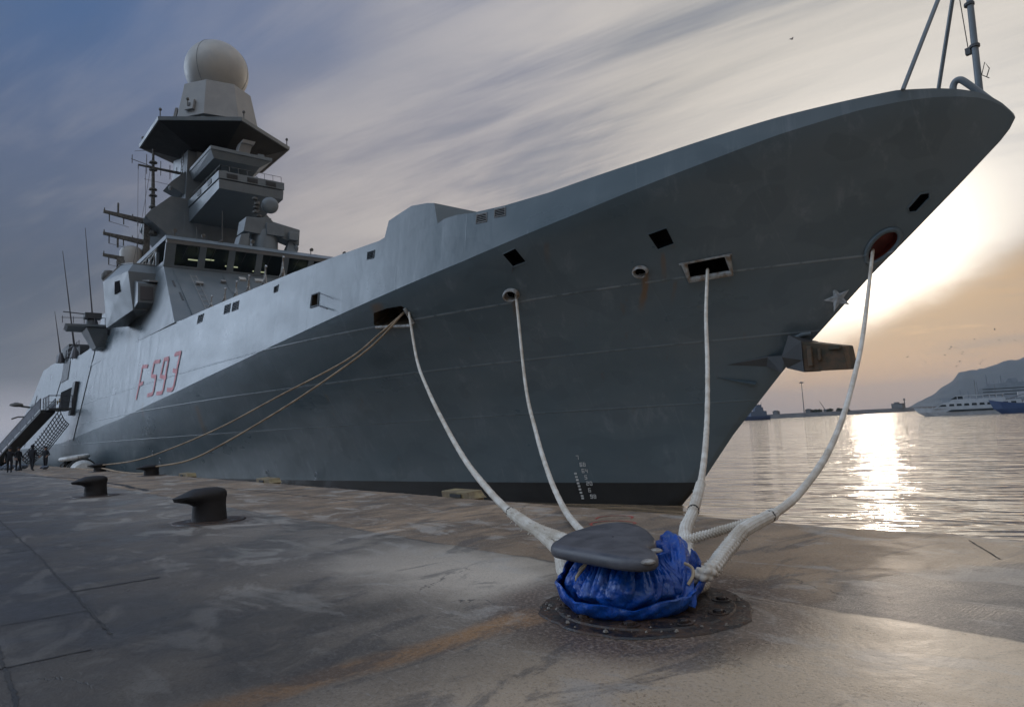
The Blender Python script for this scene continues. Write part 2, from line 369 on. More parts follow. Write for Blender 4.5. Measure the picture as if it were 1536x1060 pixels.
# ------------------------------------------------------------------ surveyed points of the place (metres)
DATA = {
  'chock_mid': {"p":[[-23.964,13.266,6.219],[-23.199,13.39,6.281],[-22.4,13.58,6.265],[-22.266,13.678,6.166],[-22.266,14.062,5.614],[-22.405,14.072,5.551],[-24.224,13.541,5.708],[-24.32,13.448,5.817]],"n":[0.186,-0.812,-0.554]},
  'port_a': {"p":[[-17.107,14.349,7.171],[-16.546,14.458,7.268],[-16.444,14.823,6.829],[-16.991,14.694,6.764]],"n":[0.251,-0.772,-0.584]},
  'port_b': {"p":[[-12.522,16.243,6.971],[-11.952,16.426,7.065],[-11.977,16.791,6.636],[-12.478,16.628,6.545]],"n":[0.336,-0.712,-0.616]},
  'chock_rect': {"p":[[-12.009,17.251,6.092],[-10.875,17.779,6.156],[-10.967,18.121,5.7],[-12.09,17.586,5.658]],"n":[0.362,-0.707,-0.608]},
  'slot': {"p":[[-6.622,19.873,6.745],[-6.28,19.858,7.036],[-6.099,19.97,7.04],[-6.129,20.052,6.915],[-6.472,20.053,6.639],[-6.623,19.955,6.639]],"n":[0.447,-0.698,-0.559]},
  'bow_hawse': {"p":[[-7.855,20.036,5.572],[-7.787,19.898,5.801],[-7.574,19.815,6.063],[-7.272,19.855,6.251],[-7.032,19.997,6.262],[-6.992,20.132,6.125],[-7.091,20.22,5.937],[-7.355,20.233,5.712],[-7.593,20.192,5.585],[-7.757,20.13,5.529]],"n":[0.438,-0.702,-0.562]},
  'fair_a': {"p":[[-17.427,15.205,5.934],[-17.482,15.227,5.883],[-17.559,15.232,5.845],[-17.65,15.218,5.824],[-17.739,15.189,5.825],[-17.813,15.148,5.847],[-17.86,15.102,5.887],[-17.873,15.057,5.939],[-17.85,15.021,5.995],[-17.794,14.999,6.045],[-17.715,14.995,6.084],[-17.625,15.008,6.104],[-17.537,15.037,6.102],[-17.464,15.078,6.08],[-17.418,15.124,6.04],[-17.405,15.169,5.989]],"n":[0.246,-0.764,-0.597]},
  'fair_b': {"p":[[-13.093,16.789,6.021],[-13.131,16.809,5.978],[-13.187,16.811,5.945],[-13.253,16.796,5.927],[-13.321,16.767,5.927],[-13.378,16.726,5.945],[-13.416,16.682,5.978],[-13.43,16.64,6.022],[-13.416,16.607,6.068],[-13.379,16.588,6.111],[-13.322,16.586,6.143],[-13.255,16.601,6.161],[-13.189,16.631,6.16],[-13.132,16.67,6.142],[-13.094,16.715,6.11],[-13.081,16.756,6.067]],"n":[0.322,-0.727,-0.607]},
  'hatch': {"p":[[-28.414,12.612,7.14],[-28.363,12.678,7.692],[-27.791,12.731,7.696],[-27.753,12.672,7.122]],"n":[0.092,-0.99,0.109]},
  'lv1': {"p":[[-18.117,14.144,8.781],[-17.676,14.222,8.742],[-17.659,14.191,8.428],[-18.129,14.108,8.47]],"n":[0.183,-0.977,0.107]},
  'lv2': {"p":[[-17.309,14.296,8.769],[-16.863,14.379,8.726],[-16.85,14.35,8.442],[-17.309,14.264,8.485]],"n":[0.192,-0.975,0.107]},
  'lv3': {"p":[[-24.22,13.231,8.757],[-23.767,13.284,8.74],[-23.796,13.244,8.414],[-24.228,13.196,8.45]],"n":[0.12,-0.987,0.109]},
  'lv4': {"p":[[-32.223,12.482,8.791],[-31.802,12.516,8.811],[-31.876,12.475,8.494],[-32.231,12.449,8.492]],"n":[0.074,-0.991,0.109]},
  'lv5': {"p":[[-38.439,12.115,8.898],[-37.669,12.154,8.88],[-37.724,12.099,8.407],[-38.494,12.06,8.418]],"n":[0.052,-0.993,0.109]},
  'lv6': {"p":[[-37.288,12.171,8.853],[-36.512,12.212,8.829],[-36.525,12.162,8.378],[-37.343,12.116,8.383]],"n":[0.056,-0.992,0.109]},
  'lv7': {"p":[[-42.707,11.935,9.004],[-41.832,11.968,8.986],[-42.023,11.911,8.535],[-42.833,11.876,8.514]],"n":[0.04,-0.993,0.109]},
  'num': [[[-55.013,11.113,4.759],[-54.669,11.231,5.761],[-54.377,11.382,7.085]],[[-54.459,11.382,7.094],[-52.885,11.402,6.975]],[[-54.686,11.234,5.792],[-53.565,11.265,5.87]],[[-49.808,11.481,7.001],[-51.263,11.453,7.089]],[[-51.272,11.455,7.109],[-51.516,11.343,6.148]],[[-51.599,11.344,6.175],[-50.282,11.358,6.0]],[[-50.352,11.357,6.007],[-50.544,11.238,4.968]],[[-50.544,11.238,4.968],[-50.837,11.219,4.867],[-51.962,11.192,4.869]],[[-47.848,11.535,6.992],[-48.846,11.508,7.009]],[[-48.805,11.515,7.06],[-49.254,11.375,5.909]],[[-49.406,11.377,5.959],[-47.822,11.395,5.71]],[[-47.848,11.535,6.992],[-48.237,11.293,4.892]],[[-48.237,11.293,4.892],[-48.571,11.273,4.799],[-49.68,11.246,4.832]],[[-46.536,11.573,6.963],[-46.381,11.591,7.078],[-45.283,11.626,7.058]],[[-45.39,11.63,7.122],[-45.775,11.483,5.911]],[[-46.55,11.475,6.072],[-45.543,11.489,5.889]],[[-45.687,11.493,5.972],[-45.966,11.375,4.984]],[[-45.966,11.375,4.984],[-46.335,11.346,4.839],[-47.33,11.322,4.905]]],
  'draft': [[-18.205,18.525,0.129],[-18.151,18.641,-0.14],[-18.148,18.728,-0.381],[-18.111,18.82,-0.622],[-18.112,18.898,-0.859],[-18.115,18.985,-1.115],[-18.118,19.072,-1.358]],
  'ticks': [[-18.578,18.627,-0.453],[-18.58,18.67,-0.58],[-18.583,18.709,-0.697],[-18.589,18.75,-0.823],[-18.585,18.789,-0.936],[-18.588,18.829,-1.058],[-18.588,18.871,-1.185],[-18.578,18.915,-1.312],[-18.586,18.942,-1.402]],
  'bulb': [[-53.293,11.866,0.908],[-52.352,12.122,0.384],[-38.022,14.228,-0.4],[-33.656,15.1,-0.495]],
  'star': [[-9.036,20.067,4.529],[-8.861,20.112,4.617],[-8.807,20.008,4.807],[-8.699,20.152,4.706],[-8.48,20.132,4.918],[-8.58,20.236,4.699],[-8.739,20.238,4.559]],
  'weldport': [[-38.803,12.104,4.058]],
  'ropeA': [[-22.326,13.879,6.072],[-19.445,12.337,3.862],[-16.063,10.526,2.562],[-12.559,8.651,1.525],[-9.95,7.254,0.87],[-7.918,6.167,0.522],[-6.614,5.469,0.377],[-5.603,4.928,0.338],[-4.15,4.15,0.38]],
  'ropeB': [[-17.59,15.283,5.957],[-15.119,13.326,2.682],[-12.215,11.026,1.269],[-9.877,9.174,0.509],[-8.027,7.709,0.161],[-6.678,6.64,0.08],[-3.85,4.4,0.4]],
  'ropeE': [[-22.586,13.827,6.059],[-23.947,13.517,5.404],[-25.966,13.057,4.538],[-30.539,12.015,3.386],[-35.457,10.894,2.138],[-40.661,9.709,1.128],[-44.424,8.851,0.598],[-48.6,7.9,0.38]],
  'ropeF': [[-22.586,13.827,6.059],[-23.993,13.23,4.942],[-25.905,12.418,3.913],[-28.638,11.259,2.638],[-32.004,9.831,1.264],[-34.026,8.972,0.635],[-36.2,8.05,0.4]],
  'ropeC': [[-11.577,17.804,5.882],[-10.102,15.3,4.11],[-8.779,13.2,2.688],[-7.532,11.2,1.612],[-6.417,9.4,0.947],[-5.442,7.8,0.543],[-4.73,6.6,0.374],[-4.234,5.75,0.304],[-3.3,4.7,0.3]],
  'ropeD': [[-7.684,20.061,5.864],[-6.843,17.21,4.047],[-6.331,15.473,2.997],[-5.881,13.949,2.262],[-5.217,11.699,1.363],[-4.63,9.705,0.798],[-4.052,7.747,0.489],[-3.665,6.436,0.415],[-3.351,5.37,0.424],[-3.177,4.782,0.336],[-3.063,4.395,0.273],[-3.05,4.35,0.12]],
  'hill': [[-2354.9,6500.0,1.2],[-2243.1,6500.0,52.6],[-2134.2,6500.0,102.7],[-2052.9,6500.0,153.4],[-1972.0,6500.0,214.2],[-1926.9,6500.0,271.4],[-1878.1,6500.0,275.2],[-1812.4,6500.0,266.2],[-1725.2,6500.0,295.9],[-1650.0,6500.0,315.3],[-1607.5,6500.0,334.9],[-1532.8,6500.0,329.6],[-1470.5,6500.0,343.9]],
  'breakw': [[-316.6,526.7,-1.6],[-260.6,488.8,-1.6],[-227.1,497.1,-1.6],[-224.0,596.8,-1.6]],
  'birds': [[-106.2,300.0,21.9],[-113.3,340.0,21.8],[-117.6,380.0,26.6],[-137.7,420.0,30.4],[-90.4,300.0,24.0],[-101.2,340.0,26.7],[-110.7,380.0,28.6],[-121.3,420.0,29.7],[-88.1,300.0,18.3],[-101.2,340.0,18.7],[-102.0,380.0,22.0],[-113.6,420.0,23.4],[-75.6,300.0,28.8],[-84.6,340.0,27.7],[-88.2,380.0,34.0],[-97.7,420.0,32.8],[-91.0,300.0,23.5],[-98.7,340.0,23.4],[-104.4,380.0,32.7],[-114.2,420.0,22.6]],
  'bw': [[-309.1,484.9,-1.6],[-303.9,505.7,-1.6],[-257.4,564.0,-1.6],[-242.3,646.1,-1.6],[-244.5,740.7,-1.6],[-230.0,828.7,-1.6]],
  'bwobj': [["mast",-274.4,543.7,-1.6],["hut",-289.9,527.6,-1.6],["hut",-272.6,547.9,-1.6],["bush",-268.6,549.9,-1.6],["bush",-266.3,553.2,-1.6],["crane",-264.0,558.8,-1.6],["bush",-260.9,560.2,-1.6],["bush",-256.3,566.8,-1.6],["bush",-253.4,571.3,-1.6],["block",-241.1,648.6,-1.6],["post",-241.3,662.4,-1.6]],
  'arch': [[-10.636,20.153,3.069],[-10.474,20.029,3.379],[-10.232,19.986,3.636],[-9.973,20.042,3.768],[-9.745,20.172,3.784]],
  'ledge': [[-12.183,19.369,3.065],[-11.038,19.822,3.229],[-10.582,20.047,3.268],[-10.844,20.14,2.902],[-11.14,19.951,2.928],[-12.597,19.386,2.694],[-11.554,19.994,2.459],[-11.673,19.982,2.362]],
  'ships': {"small":[-255.8,429.6,-1.6],"excur":[-73.2,251.6,-1.6],"blue":[-52.1,244.5,-1.6],"large":[-248.5,968.6,-1.6]},
  'people': [[-63.879,6.693,0.0],[-62.283,5.705,0.0],[-62.499,5.037,0.0],[-60.614,4.231,0.0]],
}
YC = 20.3
def interp(tab, x):
    return float(np.interp(x, [a for a, b in tab], [b for a, b in tab]))
STEM = [(-4.0,-16.8),(-2.6,-16.0),(-1.6,-15.0),(-.6,-13.95),(.85,-12.7),(2.85,-10.7),(3.64,-9.72),(5.25,-7.85),
        (6.03,-6.85),(7.1,-5.52),(7.6,-4.92),(8.0,-4.44),(8.2,-4.26),(8.42,-4.13),(8.95,-4.1),(9.6,-4.1)]
KNUC = [(0,8.42),(.05,8.56),(.15,8.70),(.3,8.83),(.5,8.93),(.8,9.00),(1.2,9.05),(1.8,9.06),(2.6,9.01),(4.4,8.76),(6,8.47),(7.8,8.18),(10,7.83),(14.6,7.22),(21.2,6.5),(25.2,6.08),
        (31.6,5.45),(41.3,4.62),(55.2,3.58),(82.7,2.19),(110,1.9),(146,1.9)]
BW = [(0,0),(.12,.12),(.4,.27),(.9,.45),(3.7,1.35),(6.5,2.15),(9.9,2.95),(13.9,3.85),(18.6,4.9),(23,5.8),(32,7.2),(45,8.5),(60,9.3),(80,9.6),(125,9.6),(146,9.2)]
DECK = [(0,8.46),(.05,8.61),(.15,8.78),(.3,8.94),(.5,9.08),(.8,9.19),(1.2,9.28),(1.9,9.37),(4.4,9.25),(7.6,8.98),(11,8.78),(12.8,8.80),(14.2,8.90),(15.0,9.02),(15.6,9.03),(15.95,8.93),(16.2,9.84),(17.5,10.02),(18.85,9.76),(19.05,9.06),
        (22.8,9.1),(27.7,9.14),(42,9.22),(44.5,9.4),(49,10.0),(54,10.6),(62,11.3),(68.9,11.2),(79,11.2),(100,12.5),(111,12.6),(120,9.3),(129.5,6.6),(131,5.2),(146,5.0)]
def bk(u):
    return 0.0 if u <= 0 else 10.0*(1-math.exp(-(u/14.0)**0.75))
XS0 = -4.13; ZW = -0.78; XEND = -150.0
def hull_pt(X, t):
    """t in [0,1] from boot top to knuckle at longitudinal a (X is a in [0,1])"""
    a = X
    xk = XS0 + (XEND-XS0)*a
    zk = interp(KNUC, XS0-xk)
    z = ZW + t*(zk-ZW)
    xs = interp(STEM, ZW + t*(8.42-ZW))
    x = xs + (XEND-xs)*a
    u = xs - x
    p = 1.35 - 0.35*min(1, u/50)
    g = t**p if t > 0 else 0
    b = interp(BW, u)*(1-g) + bk(u)*g
    return x, b, z
def band_pt(a, s):
    xk = XS0 + (XEND-XS0)*a
    u = XS0-xk
    zk = interp(KNUC, u); zd = interp(DECK, u)
    z = zk + s*(zd-zk)
    b = bk(u)
    tum = 0.11*(z-zk)*min(1, u/12.0)
    return xk, max(b-tum, 0), z
AL = sorted(set([round((i/90.0)**2.6*0.30, 6) for i in range(90)] + [round(0.30+0.70*(i/70.0), 6) for i in range(71)] + [round(u/146.0, 6) for u in (12.4, 12.8, 13.4, 14.2, 15.0, 15.6, 15.95, 16.2, 16.6, 17.0, 17.5, 18.0, 18.4, 18.85, 19.05, 19.4, 42, 44.5, 49, 54, 62, 68.9, 100, 111, 120, 129.5, 131)]))
def low_pt(a, s):
    z = ZW - 2.2*s
    xs = interp(STEM, z)
    x = xs + (XEND-xs)*a
    return x, interp(BW, xs-x)*(1-0.05*s), z


# ------------------------------------------------------------------ water, quay, hills
rng = random.Random(4)
def water_fn(t, b, P):
    x, y, z = t.sep(P)
    dist = t.vm('LENGTH', P)
    ang = math.radians(49.6-30)
    # swell and ripples with crests lying roughly across the view over the harbour
    c, s = math.cos(ang), math.sin(ang)
    u = t.m('ADD', t.m('MULTIPLY', x, c), t.m('MULTIPLY', y, s))
    v = t.m('SUBTRACT', t.m('MULTIPLY', y, c), t.m('MULTIPLY', x, s))
    w1 = t.noise(t.comb(t.m('MULTIPLY', u, .21), t.m('MULTIPLY', v, .60), 0), 1.0, 3, .5, .35)
    w2 = t.noise(t.comb(t.m('MULTIPLY', u, .5), t.m('MULTIPLY', v, 2.0), 4), 1.0, 3, .5, .35)
    w3 = t.noise(t.comb(t.m('MULTIPLY', u, 2.0), t.m('MULTIPLY', v, 8.0), 9), 1.0, 2, .5)
    w0 = t.noise(t.comb(t.m('MULTIPLY', u, .03), t.m('MULTIPLY', v, .12), 2), 1.0, 3, .5)
    h = t.m('ADD', t.m('MULTIPLY', w1, .44), t.m('ADD', t.m('MULTIPLY', w2, .105), t.m('MULTIPLY', w3, .003)))
    h = t.m('ADD', h, t.m('MULTIPLY', w0, .35))
    t.put(b.inputs['Base Color'], (.42,.30,.19)); t.put(b.inputs['Roughness'], .055)
    t.put(b.inputs['IOR'], 2.2)
    t.put(b.inputs['Normal'], t.bump(h, .8, 1.0))
M_water = mat('harbour_water', fn=water_fn)
g = MB(); g.add([(-9000,8.6,-1.6),(9000,8.6,-1.6),(9000,12000,-1.6),(-9000,12000,-1.6)], [(0,1,2,3)])
g.add([(-9000,-300,-1.6),(-400,-300,-1.6),(-400,8.6,-1.6),(-9000,8.6,-1.6)], [(0,1,2,3)])
g.add([(120,-300,-1.6),(9000,-300,-1.6),(9000,8.6,-1.6),(120,8.6,-1.6)], [(0,1,2,3)])
o = g.build('water', M_water); tag(o, kind='structure')
g = MB(); g.add([(-9000,-9000,-9),(9000,-9000,-9),(9000,14000,-9),(-9000,14000,-9)], [(0,1,2,3)])
o = g.build('seabed', mat('seabed_mud', (.02,.025,.02), .9)); tag(o, kind='structure')

def quay_fn(t, b, P):
    x, y, z = t.sep(P)
    big = t.noise(t.scalev(P, .45, .45, 1), 1.0, 5, .55)
    med = t.noise(t.scalev(P, 1.5, 1.5, 1), 1.0, 7, .62, .4)
    strk = t.noise(t.scalev(P, 2.2, .8, 1), 1.2, 7, .66, .8)
    fine = t.noise(P, 34.0, 6, .68)
    vfine = t.noise(P, 150.0, 3, .6)
    ed = t.noise(t.scalev(P, 1.1, 1.1, 1), 1.0, 6, .6)
    yy = t.m('ADD', y, t.m('MULTIPLY', t.m('SUBTRACT', ed, .5), .30))
    apron = t.mr(yy, 4.91, 4.95)
    # colours: grey steel-trowelled slab, brown broomed apron
    g1 = t.mix(t.mr(med, .35, .68), (.070,.068,.066), (.165,.158,.148))
    g1 = t.mix(t.mr(big, .40, .62, 0, .65), g1, (.20,.19,.175))
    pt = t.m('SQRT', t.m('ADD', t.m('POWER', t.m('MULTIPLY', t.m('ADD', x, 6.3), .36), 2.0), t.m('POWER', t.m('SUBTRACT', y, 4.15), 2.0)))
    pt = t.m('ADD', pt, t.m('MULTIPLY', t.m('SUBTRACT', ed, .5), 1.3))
    g1 = t.mix(t.mr(pt, 1.15, .35, 0, .8), g1, (.46,.45,.43))  # pale patch: wet sheen put into the colour as a lighter tone
    g1 = t.mix(t.m('MULTIPLY', t.mr(x, -4.2, -2.4), .75), g1, (.46,.40,.32))  # warm sky reflection on the right, painted in as lighter slab colour
    a1 = t.mix(t.mr(strk, .34, .68), (.140,.112,.084), (.29,.228,.168))
    a1 = t.mix(t.mr(big, .62, .42, 0, .6), a1, (.055,.047,.041))
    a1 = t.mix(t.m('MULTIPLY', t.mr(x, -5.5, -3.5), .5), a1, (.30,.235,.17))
    # vignette-like darkening put into the slab colour, left and beyond the long joint
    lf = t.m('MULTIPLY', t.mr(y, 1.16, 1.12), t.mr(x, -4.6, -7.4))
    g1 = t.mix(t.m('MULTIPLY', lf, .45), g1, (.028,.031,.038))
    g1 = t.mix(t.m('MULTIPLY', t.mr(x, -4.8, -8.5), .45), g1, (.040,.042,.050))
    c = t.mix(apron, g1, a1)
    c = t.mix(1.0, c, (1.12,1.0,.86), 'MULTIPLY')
    rg = t.mix(apron, t.mr(t.m('ADD', t.m('MULTIPLY', big, .5), t.m('MULTIPLY', med, .5)), .36, .62, .30, .62), t.mr(strk, .35, .7, .62, .85))
    # wet worn tongue beside the bollard, near the slab edge
    wy = t.m('SUBTRACT', yy, 4.3)
    # exposed aggregate on the right, between slab and apron
    ax = t.m('SUBTRACT', x, t.m('ADD', -2.62, t.m('MULTIPLY', t.m('MAXIMUM', t.m('SUBTRACT', y, 6.2), 0.0), .62)))
    ax = t.m('ADD', ax, t.m('MULTIPLY', t.m('SUBTRACT', ed, .5), .9))
    agg = t.m('MULTIPLY', t.mr(ax, 0.0, .07), apron)
    vo = t.new('ShaderNodeTexVoronoi'); t.put(vo.inputs['Vector'], P); vo.inputs['Scale'].default_value = 110
    vc = t.m('MULTIPLY', t.sep(vo.outputs['Color'])[0], 1.0)
    ac = t.mix(vc, (.045,.045,.048), (.22,.20,.18))
    ac = t.mix(t.mr(med, .42, .62, 0, .55), ac, (.07,.065,.065))
    c = t.mix(agg, c, ac); rg = t.mix(t.m('MULTIPLY', t.mr(x, -3.6, -1.8), .8), rg, t.mr(med, .35, .65, .26, .46))
    rg = t.mix(agg, rg, t.mr(med, .35, .65, .36, .6))
    dk = t.mr(t.m('ABSOLUTE', t.m('SUBTRACT', ax, .03)), .16, 0.0, 0, .6)
    c = t.mix(t.m('MULTIPLY', dk, apron), c, (.05,.042,.036))
    # dark line along the slab edge in places
    ln = t.m('MULTIPLY', t.mr(t.m('ABSOLUTE', t.m('SUBTRACT', yy, 4.93)), .06, .0), t.mr(med, .42, .6))
    c = t.mix(t.m('MULTIPLY', ln, .75), c, (.04,.038,.036))
    # grime round the main bollard, rust washed off its plate
    bx = t.m('ADD', x, 3.50); by = t.m('SUBTRACT', y, 4.22)
    rr = t.m('SQRT', t.m('ADD', t.m('MULTIPLY', bx, bx), t.m('MULTIPLY', by, by)))
    rr = t.m('ADD', rr, t.m('MULTIPLY', t.m('SUBTRACT', ed, .5), .5))
    ring = t.mr(rr, 1.50, 1.0)
    c = t.mix(t.m('MULTIPLY', ring, .9), c, t.mix(t.mr(fine, .42, .6), (.055,.036,.026), (.13,.085,.06)))
    sx = t.m('ADD', t.m('ADD', x, 3.97), t.m('MULTIPLY', t.m('SUBTRACT', strk, .5), .35))
    sk = t.m('MULTIPLY', t.mr(t.m('ABSOLUTE', sx), .24, .03), t.m('MULTIPLY', t.mr(y, .2, 1.6), t.mr(y, 3.75, 3.3)))
    sk = t.m('MULTIPLY', sk, t.mr(t.m('ADD', t.m('MULTIPLY', fine, .5), t.m('MULTIPLY', med, .5)), .33, .50))
    c = t.mix(t.m('MULTIPLY', sk, .85), c, (.31,.165,.062))
    for (qx, qy, qr) in ((-13.1, 3.9, 1.0), (-23.8, 3.75, 1.0)):
        ex = t.m('ADD', x, -qx); ey = t.m('SUBTRACT', y, qy)
        q = t.m('SQRT', t.m('ADD', t.m('MULTIPLY', ex, ex), t.m('MULTIPLY', ey, ey)))
        q = t.m('ADD', q, t.m('MULTIPLY', t.m('SUBTRACT', ed, .5), .5))
        c = t.mix(t.mr(q, qr*1.15, qr*.55, 0, .8), c, (.05,.034,.024))
    # stains
    stn = t.noise(t.scalev(P, .9, .35, 1), 1.7, 8, .68, 1.2)
    c = t.mix(t.mr(stn, .53, .62, 0, .60), c, (.055,.050,.048))
    pal = t.noise(t.scalev(P, .55, 1.1, 1), 1.3, 8, .66, .9)
    c = t.mix(t.mr(pal, .52, .62, 0, .5), c, (.36,.34,.31))
    bl = t.noise(t.scalev(P, .5, .9, 1), 2.6, 6, .7, .5)
    c = t.mix(t.mr(bl, .62, .74, 0, .5), c, (.15,.10,.06))
    c = t.mix(t.mr(fine, .53, .62, 0, .30), c, (.38,.36,.33))
    c = t.mix(t.mr(fine, .46, .37, 0, .42), c, (.035,.032,.030))
    grit = t.noise(P, 75.0, 5, .75)
    c = t.mix(t.mr(grit, .55, .62, 0, .28), c, (.42,.40,.37)); c = t.mix(t.mr(grit, .45, .38, 0, .42), c, (.03,.028,.026))
    scr = t.noise(t.scalev(P, 3.0, 26.0, 1), 1.0, 5, .7, .3)
    c = t.mix(t.m('MULTIPLY', t.mr(scr, .62, .70), t.mr(big, .42, .6)), c, (.30,.28,.26))
    # brightness fall-off painted into the colour, darkest landward and to the left
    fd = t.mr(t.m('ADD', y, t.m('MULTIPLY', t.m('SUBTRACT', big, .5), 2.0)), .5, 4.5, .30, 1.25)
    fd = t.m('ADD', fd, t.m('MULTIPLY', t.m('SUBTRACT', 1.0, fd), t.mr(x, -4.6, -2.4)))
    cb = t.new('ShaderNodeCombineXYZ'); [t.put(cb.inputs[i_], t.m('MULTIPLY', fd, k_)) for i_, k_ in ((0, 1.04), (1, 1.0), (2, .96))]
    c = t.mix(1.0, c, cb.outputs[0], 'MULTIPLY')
    # a few hairline cracks
    vc2 = t.new('ShaderNodeTexVoronoi', feature='DISTANCE_TO_EDGE'); vc2.inputs['Scale'].default_value = .42
    wv = t.vm('ADD', P, t.vm('MULTIPLY', t.noise(P, 1.6, 5, .6, 0, True), (.9,.9,0)))
    t.put(vc2.inputs['Vector'], wv)
    crk = t.m('MULTIPLY', t.mr(vc2.outputs['Distance'], .0035, .0008), t.mr(big, .56, .62))
    c = t.mix(t.m('MULTIPLY', crk, .8), c, (.03,.028,.027))
    # film of water on the worn slab
    wet = t.m('MULTIPLY', t.mr(x, -4.2, -2.2), t.mr(med, .38, .56))
    wet = t.m('MULTIPLY', wet, t.mr(apron, 0, 1, 1.0, .45, False))
    wet = t.m('MAXIMUM', wet, t.m('MULTIPLY', t.mr(pt, 1.5, .4, 0, 1.0), t.mr(med, .36, .54)))
    t.put(b.inputs['Coat Weight'], t.m('MULTIPLY', wet, .62)); b.inputs['Coat Roughness'].default_value = .34; b.inputs['Coat IOR'].default_value = 1.45
    cbm = t.bump(t.noise(t.scalev(P, 1, 1, 1), 5.0, 4, .55), .25, .03); t.put(b.inputs['Coat Normal'], cbm)
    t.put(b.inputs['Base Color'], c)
    t.put(b.inputs['Roughness'], t.m('ADD', rg, t.m('MULTIPLY', t.m('SUBTRACT', fine, .5), .25)))
    br = t.noise(t.scalev(P, 60, 2.5, 1), 1.0, 3, .5)
    h = t.m('ADD', t.m('MULTIPLY', fine, .006), t.m('MULTIPLY', med, .02))
    h = t.m('ADD', h, t.m('MULTIPLY', t.m('MULTIPLY', br, apron), .004))
    h = t.m('ADD', h, t.m('MULTIPLY', t.m('MULTIPLY', vc, agg), .006))
    h = t.m('ADD', h, t.m('MULTIPLY', vfine, .0012))
    h = t.m('SUBTRACT', h, t.m('MULTIPLY', crk, .008))
    h = t.m('ADD', h, t.m('MULTIPLY', apron, -.006))
    t.put(b.inputs['Normal'], t.bump(h, .8, 1.0))
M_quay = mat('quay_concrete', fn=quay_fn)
g = MB()
# top sheet with a softly broken outer edge, then the quay face down into the water
N = 500; xs = [-420+i*(540/ N) for i in range(N+1)]
xs = sorted(set([x for x in xs if x < -30 or x > 8]+[-30+i*.09 for i in range(int(38/.09)+1)]))
def edge_y(x): 
    return 8.5+.018*math.sin(x*1.7)+.012*math.sin(x*5.3+1)+.010*math.sin(x*17.1)+(0.10*math.exp(-((x+2.9)/.5)**2))
V = []; F = []
for x in xs:
    e = edge_y(x)
    V += [(x,-60,0),(x,e-.035,0),(x,e-.008,-.012),(x,e,-.045),(x,e,-2.6),(x,-60,-2.6)]
for i in range(len(xs)-1):
    for k in range(5): F.append((i*6+k,(i+1)*6+k,(i+1)*6+k+1,i*6+k+1))
g.add(V, F)
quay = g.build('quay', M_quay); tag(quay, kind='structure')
# joints between slabs: narrow irregular tar-filled grooves
M_joint = mat('joint_filler', fn=dirty((.012,.012,.013), (.04,.037,.035), 9.0, (.6,.9), .4, 60))
def strip(pts, w, z=.004, jit=.4, step=.06, seed=1):
    r = random.Random(seed); P, L = resample([Vector((*p, z)) for p in pts], step); V = []; n = len(P)
    off = 0
    for i, p in enumerate(P):
        d = (P[min(i+1,n-1)]-P[max(i-1,0)]).normalized(); s = Vector((-d.y, d.x, 0))
        off = off*.85+r.uniform(-1,1)*w*.22; a = w*(.5+jit*r.uniform(-.8,1)); b2 = w*(.5+jit*r.uniform(-.8,1))
        V += [p+s*(a+off), p-s*(b2-off)]
    return V, [(2*i,2*i+1,2*i+3,2*i+2) for i in range(n-1)]
g = MB()
for k, (pts, w) in enumerate([([(-60,1.12),(-11.6,1.14),(-6.1,1.08)], .020), ([(-8.24,1.1),(-8.2,1.9)], .05),
        ([(-7.15,-6),(-7.16,1.08)], .018), ([(-5.77,-5),(-5.78,.9)], .018), ([(-6.5,.42),(-4.6,.40)], .022),
        ([(-40,6.95),(-14,6.98)], .03), ([(-60,3.5),(-40,5.4),(-28.5,5.45),(-24,5.2)], .16),
        ([(-12.2,1.12),(-12.2,-6)], .02), ([(-17.6,1.12),(-17.6,-6)], .02), ([(-18.6,4.93),(-18.6,8.45)], .025), ([(-32.0,4.93),(-32.0,8.45)], .03),
        ([(-2.05,7.42),(-2.55,8.3)], .012)]):
    V, F = strip(pts, w, seed=k+3); g.add(V, F)
o = g.build('quay_joints', M_joint); tag(o, kind='structure')
# red painted ring on the apron
g = MB()
for (cx, cy, R_, a0, a1) in ((-6.58,7.28,.30,0,1.9*math.pi), (-6.95,7.75,.26,.2,1.3*math.pi)):
    V, F = strip([(cx+R_*math.cos(a0+(a1-a0)*i/40), cy+R_*math.sin(a0+(a1-a0)*i/40)) for i in range(41)], .035, .005, .35, .03, 8)
    g.add(V, F)
o = g.build('painted_ring', mat('faded_red_marking', fn=dirty((.42,.05,.035), (.22,.10,.07), 14, (.6,.8)))); tag(o, kind='structure')

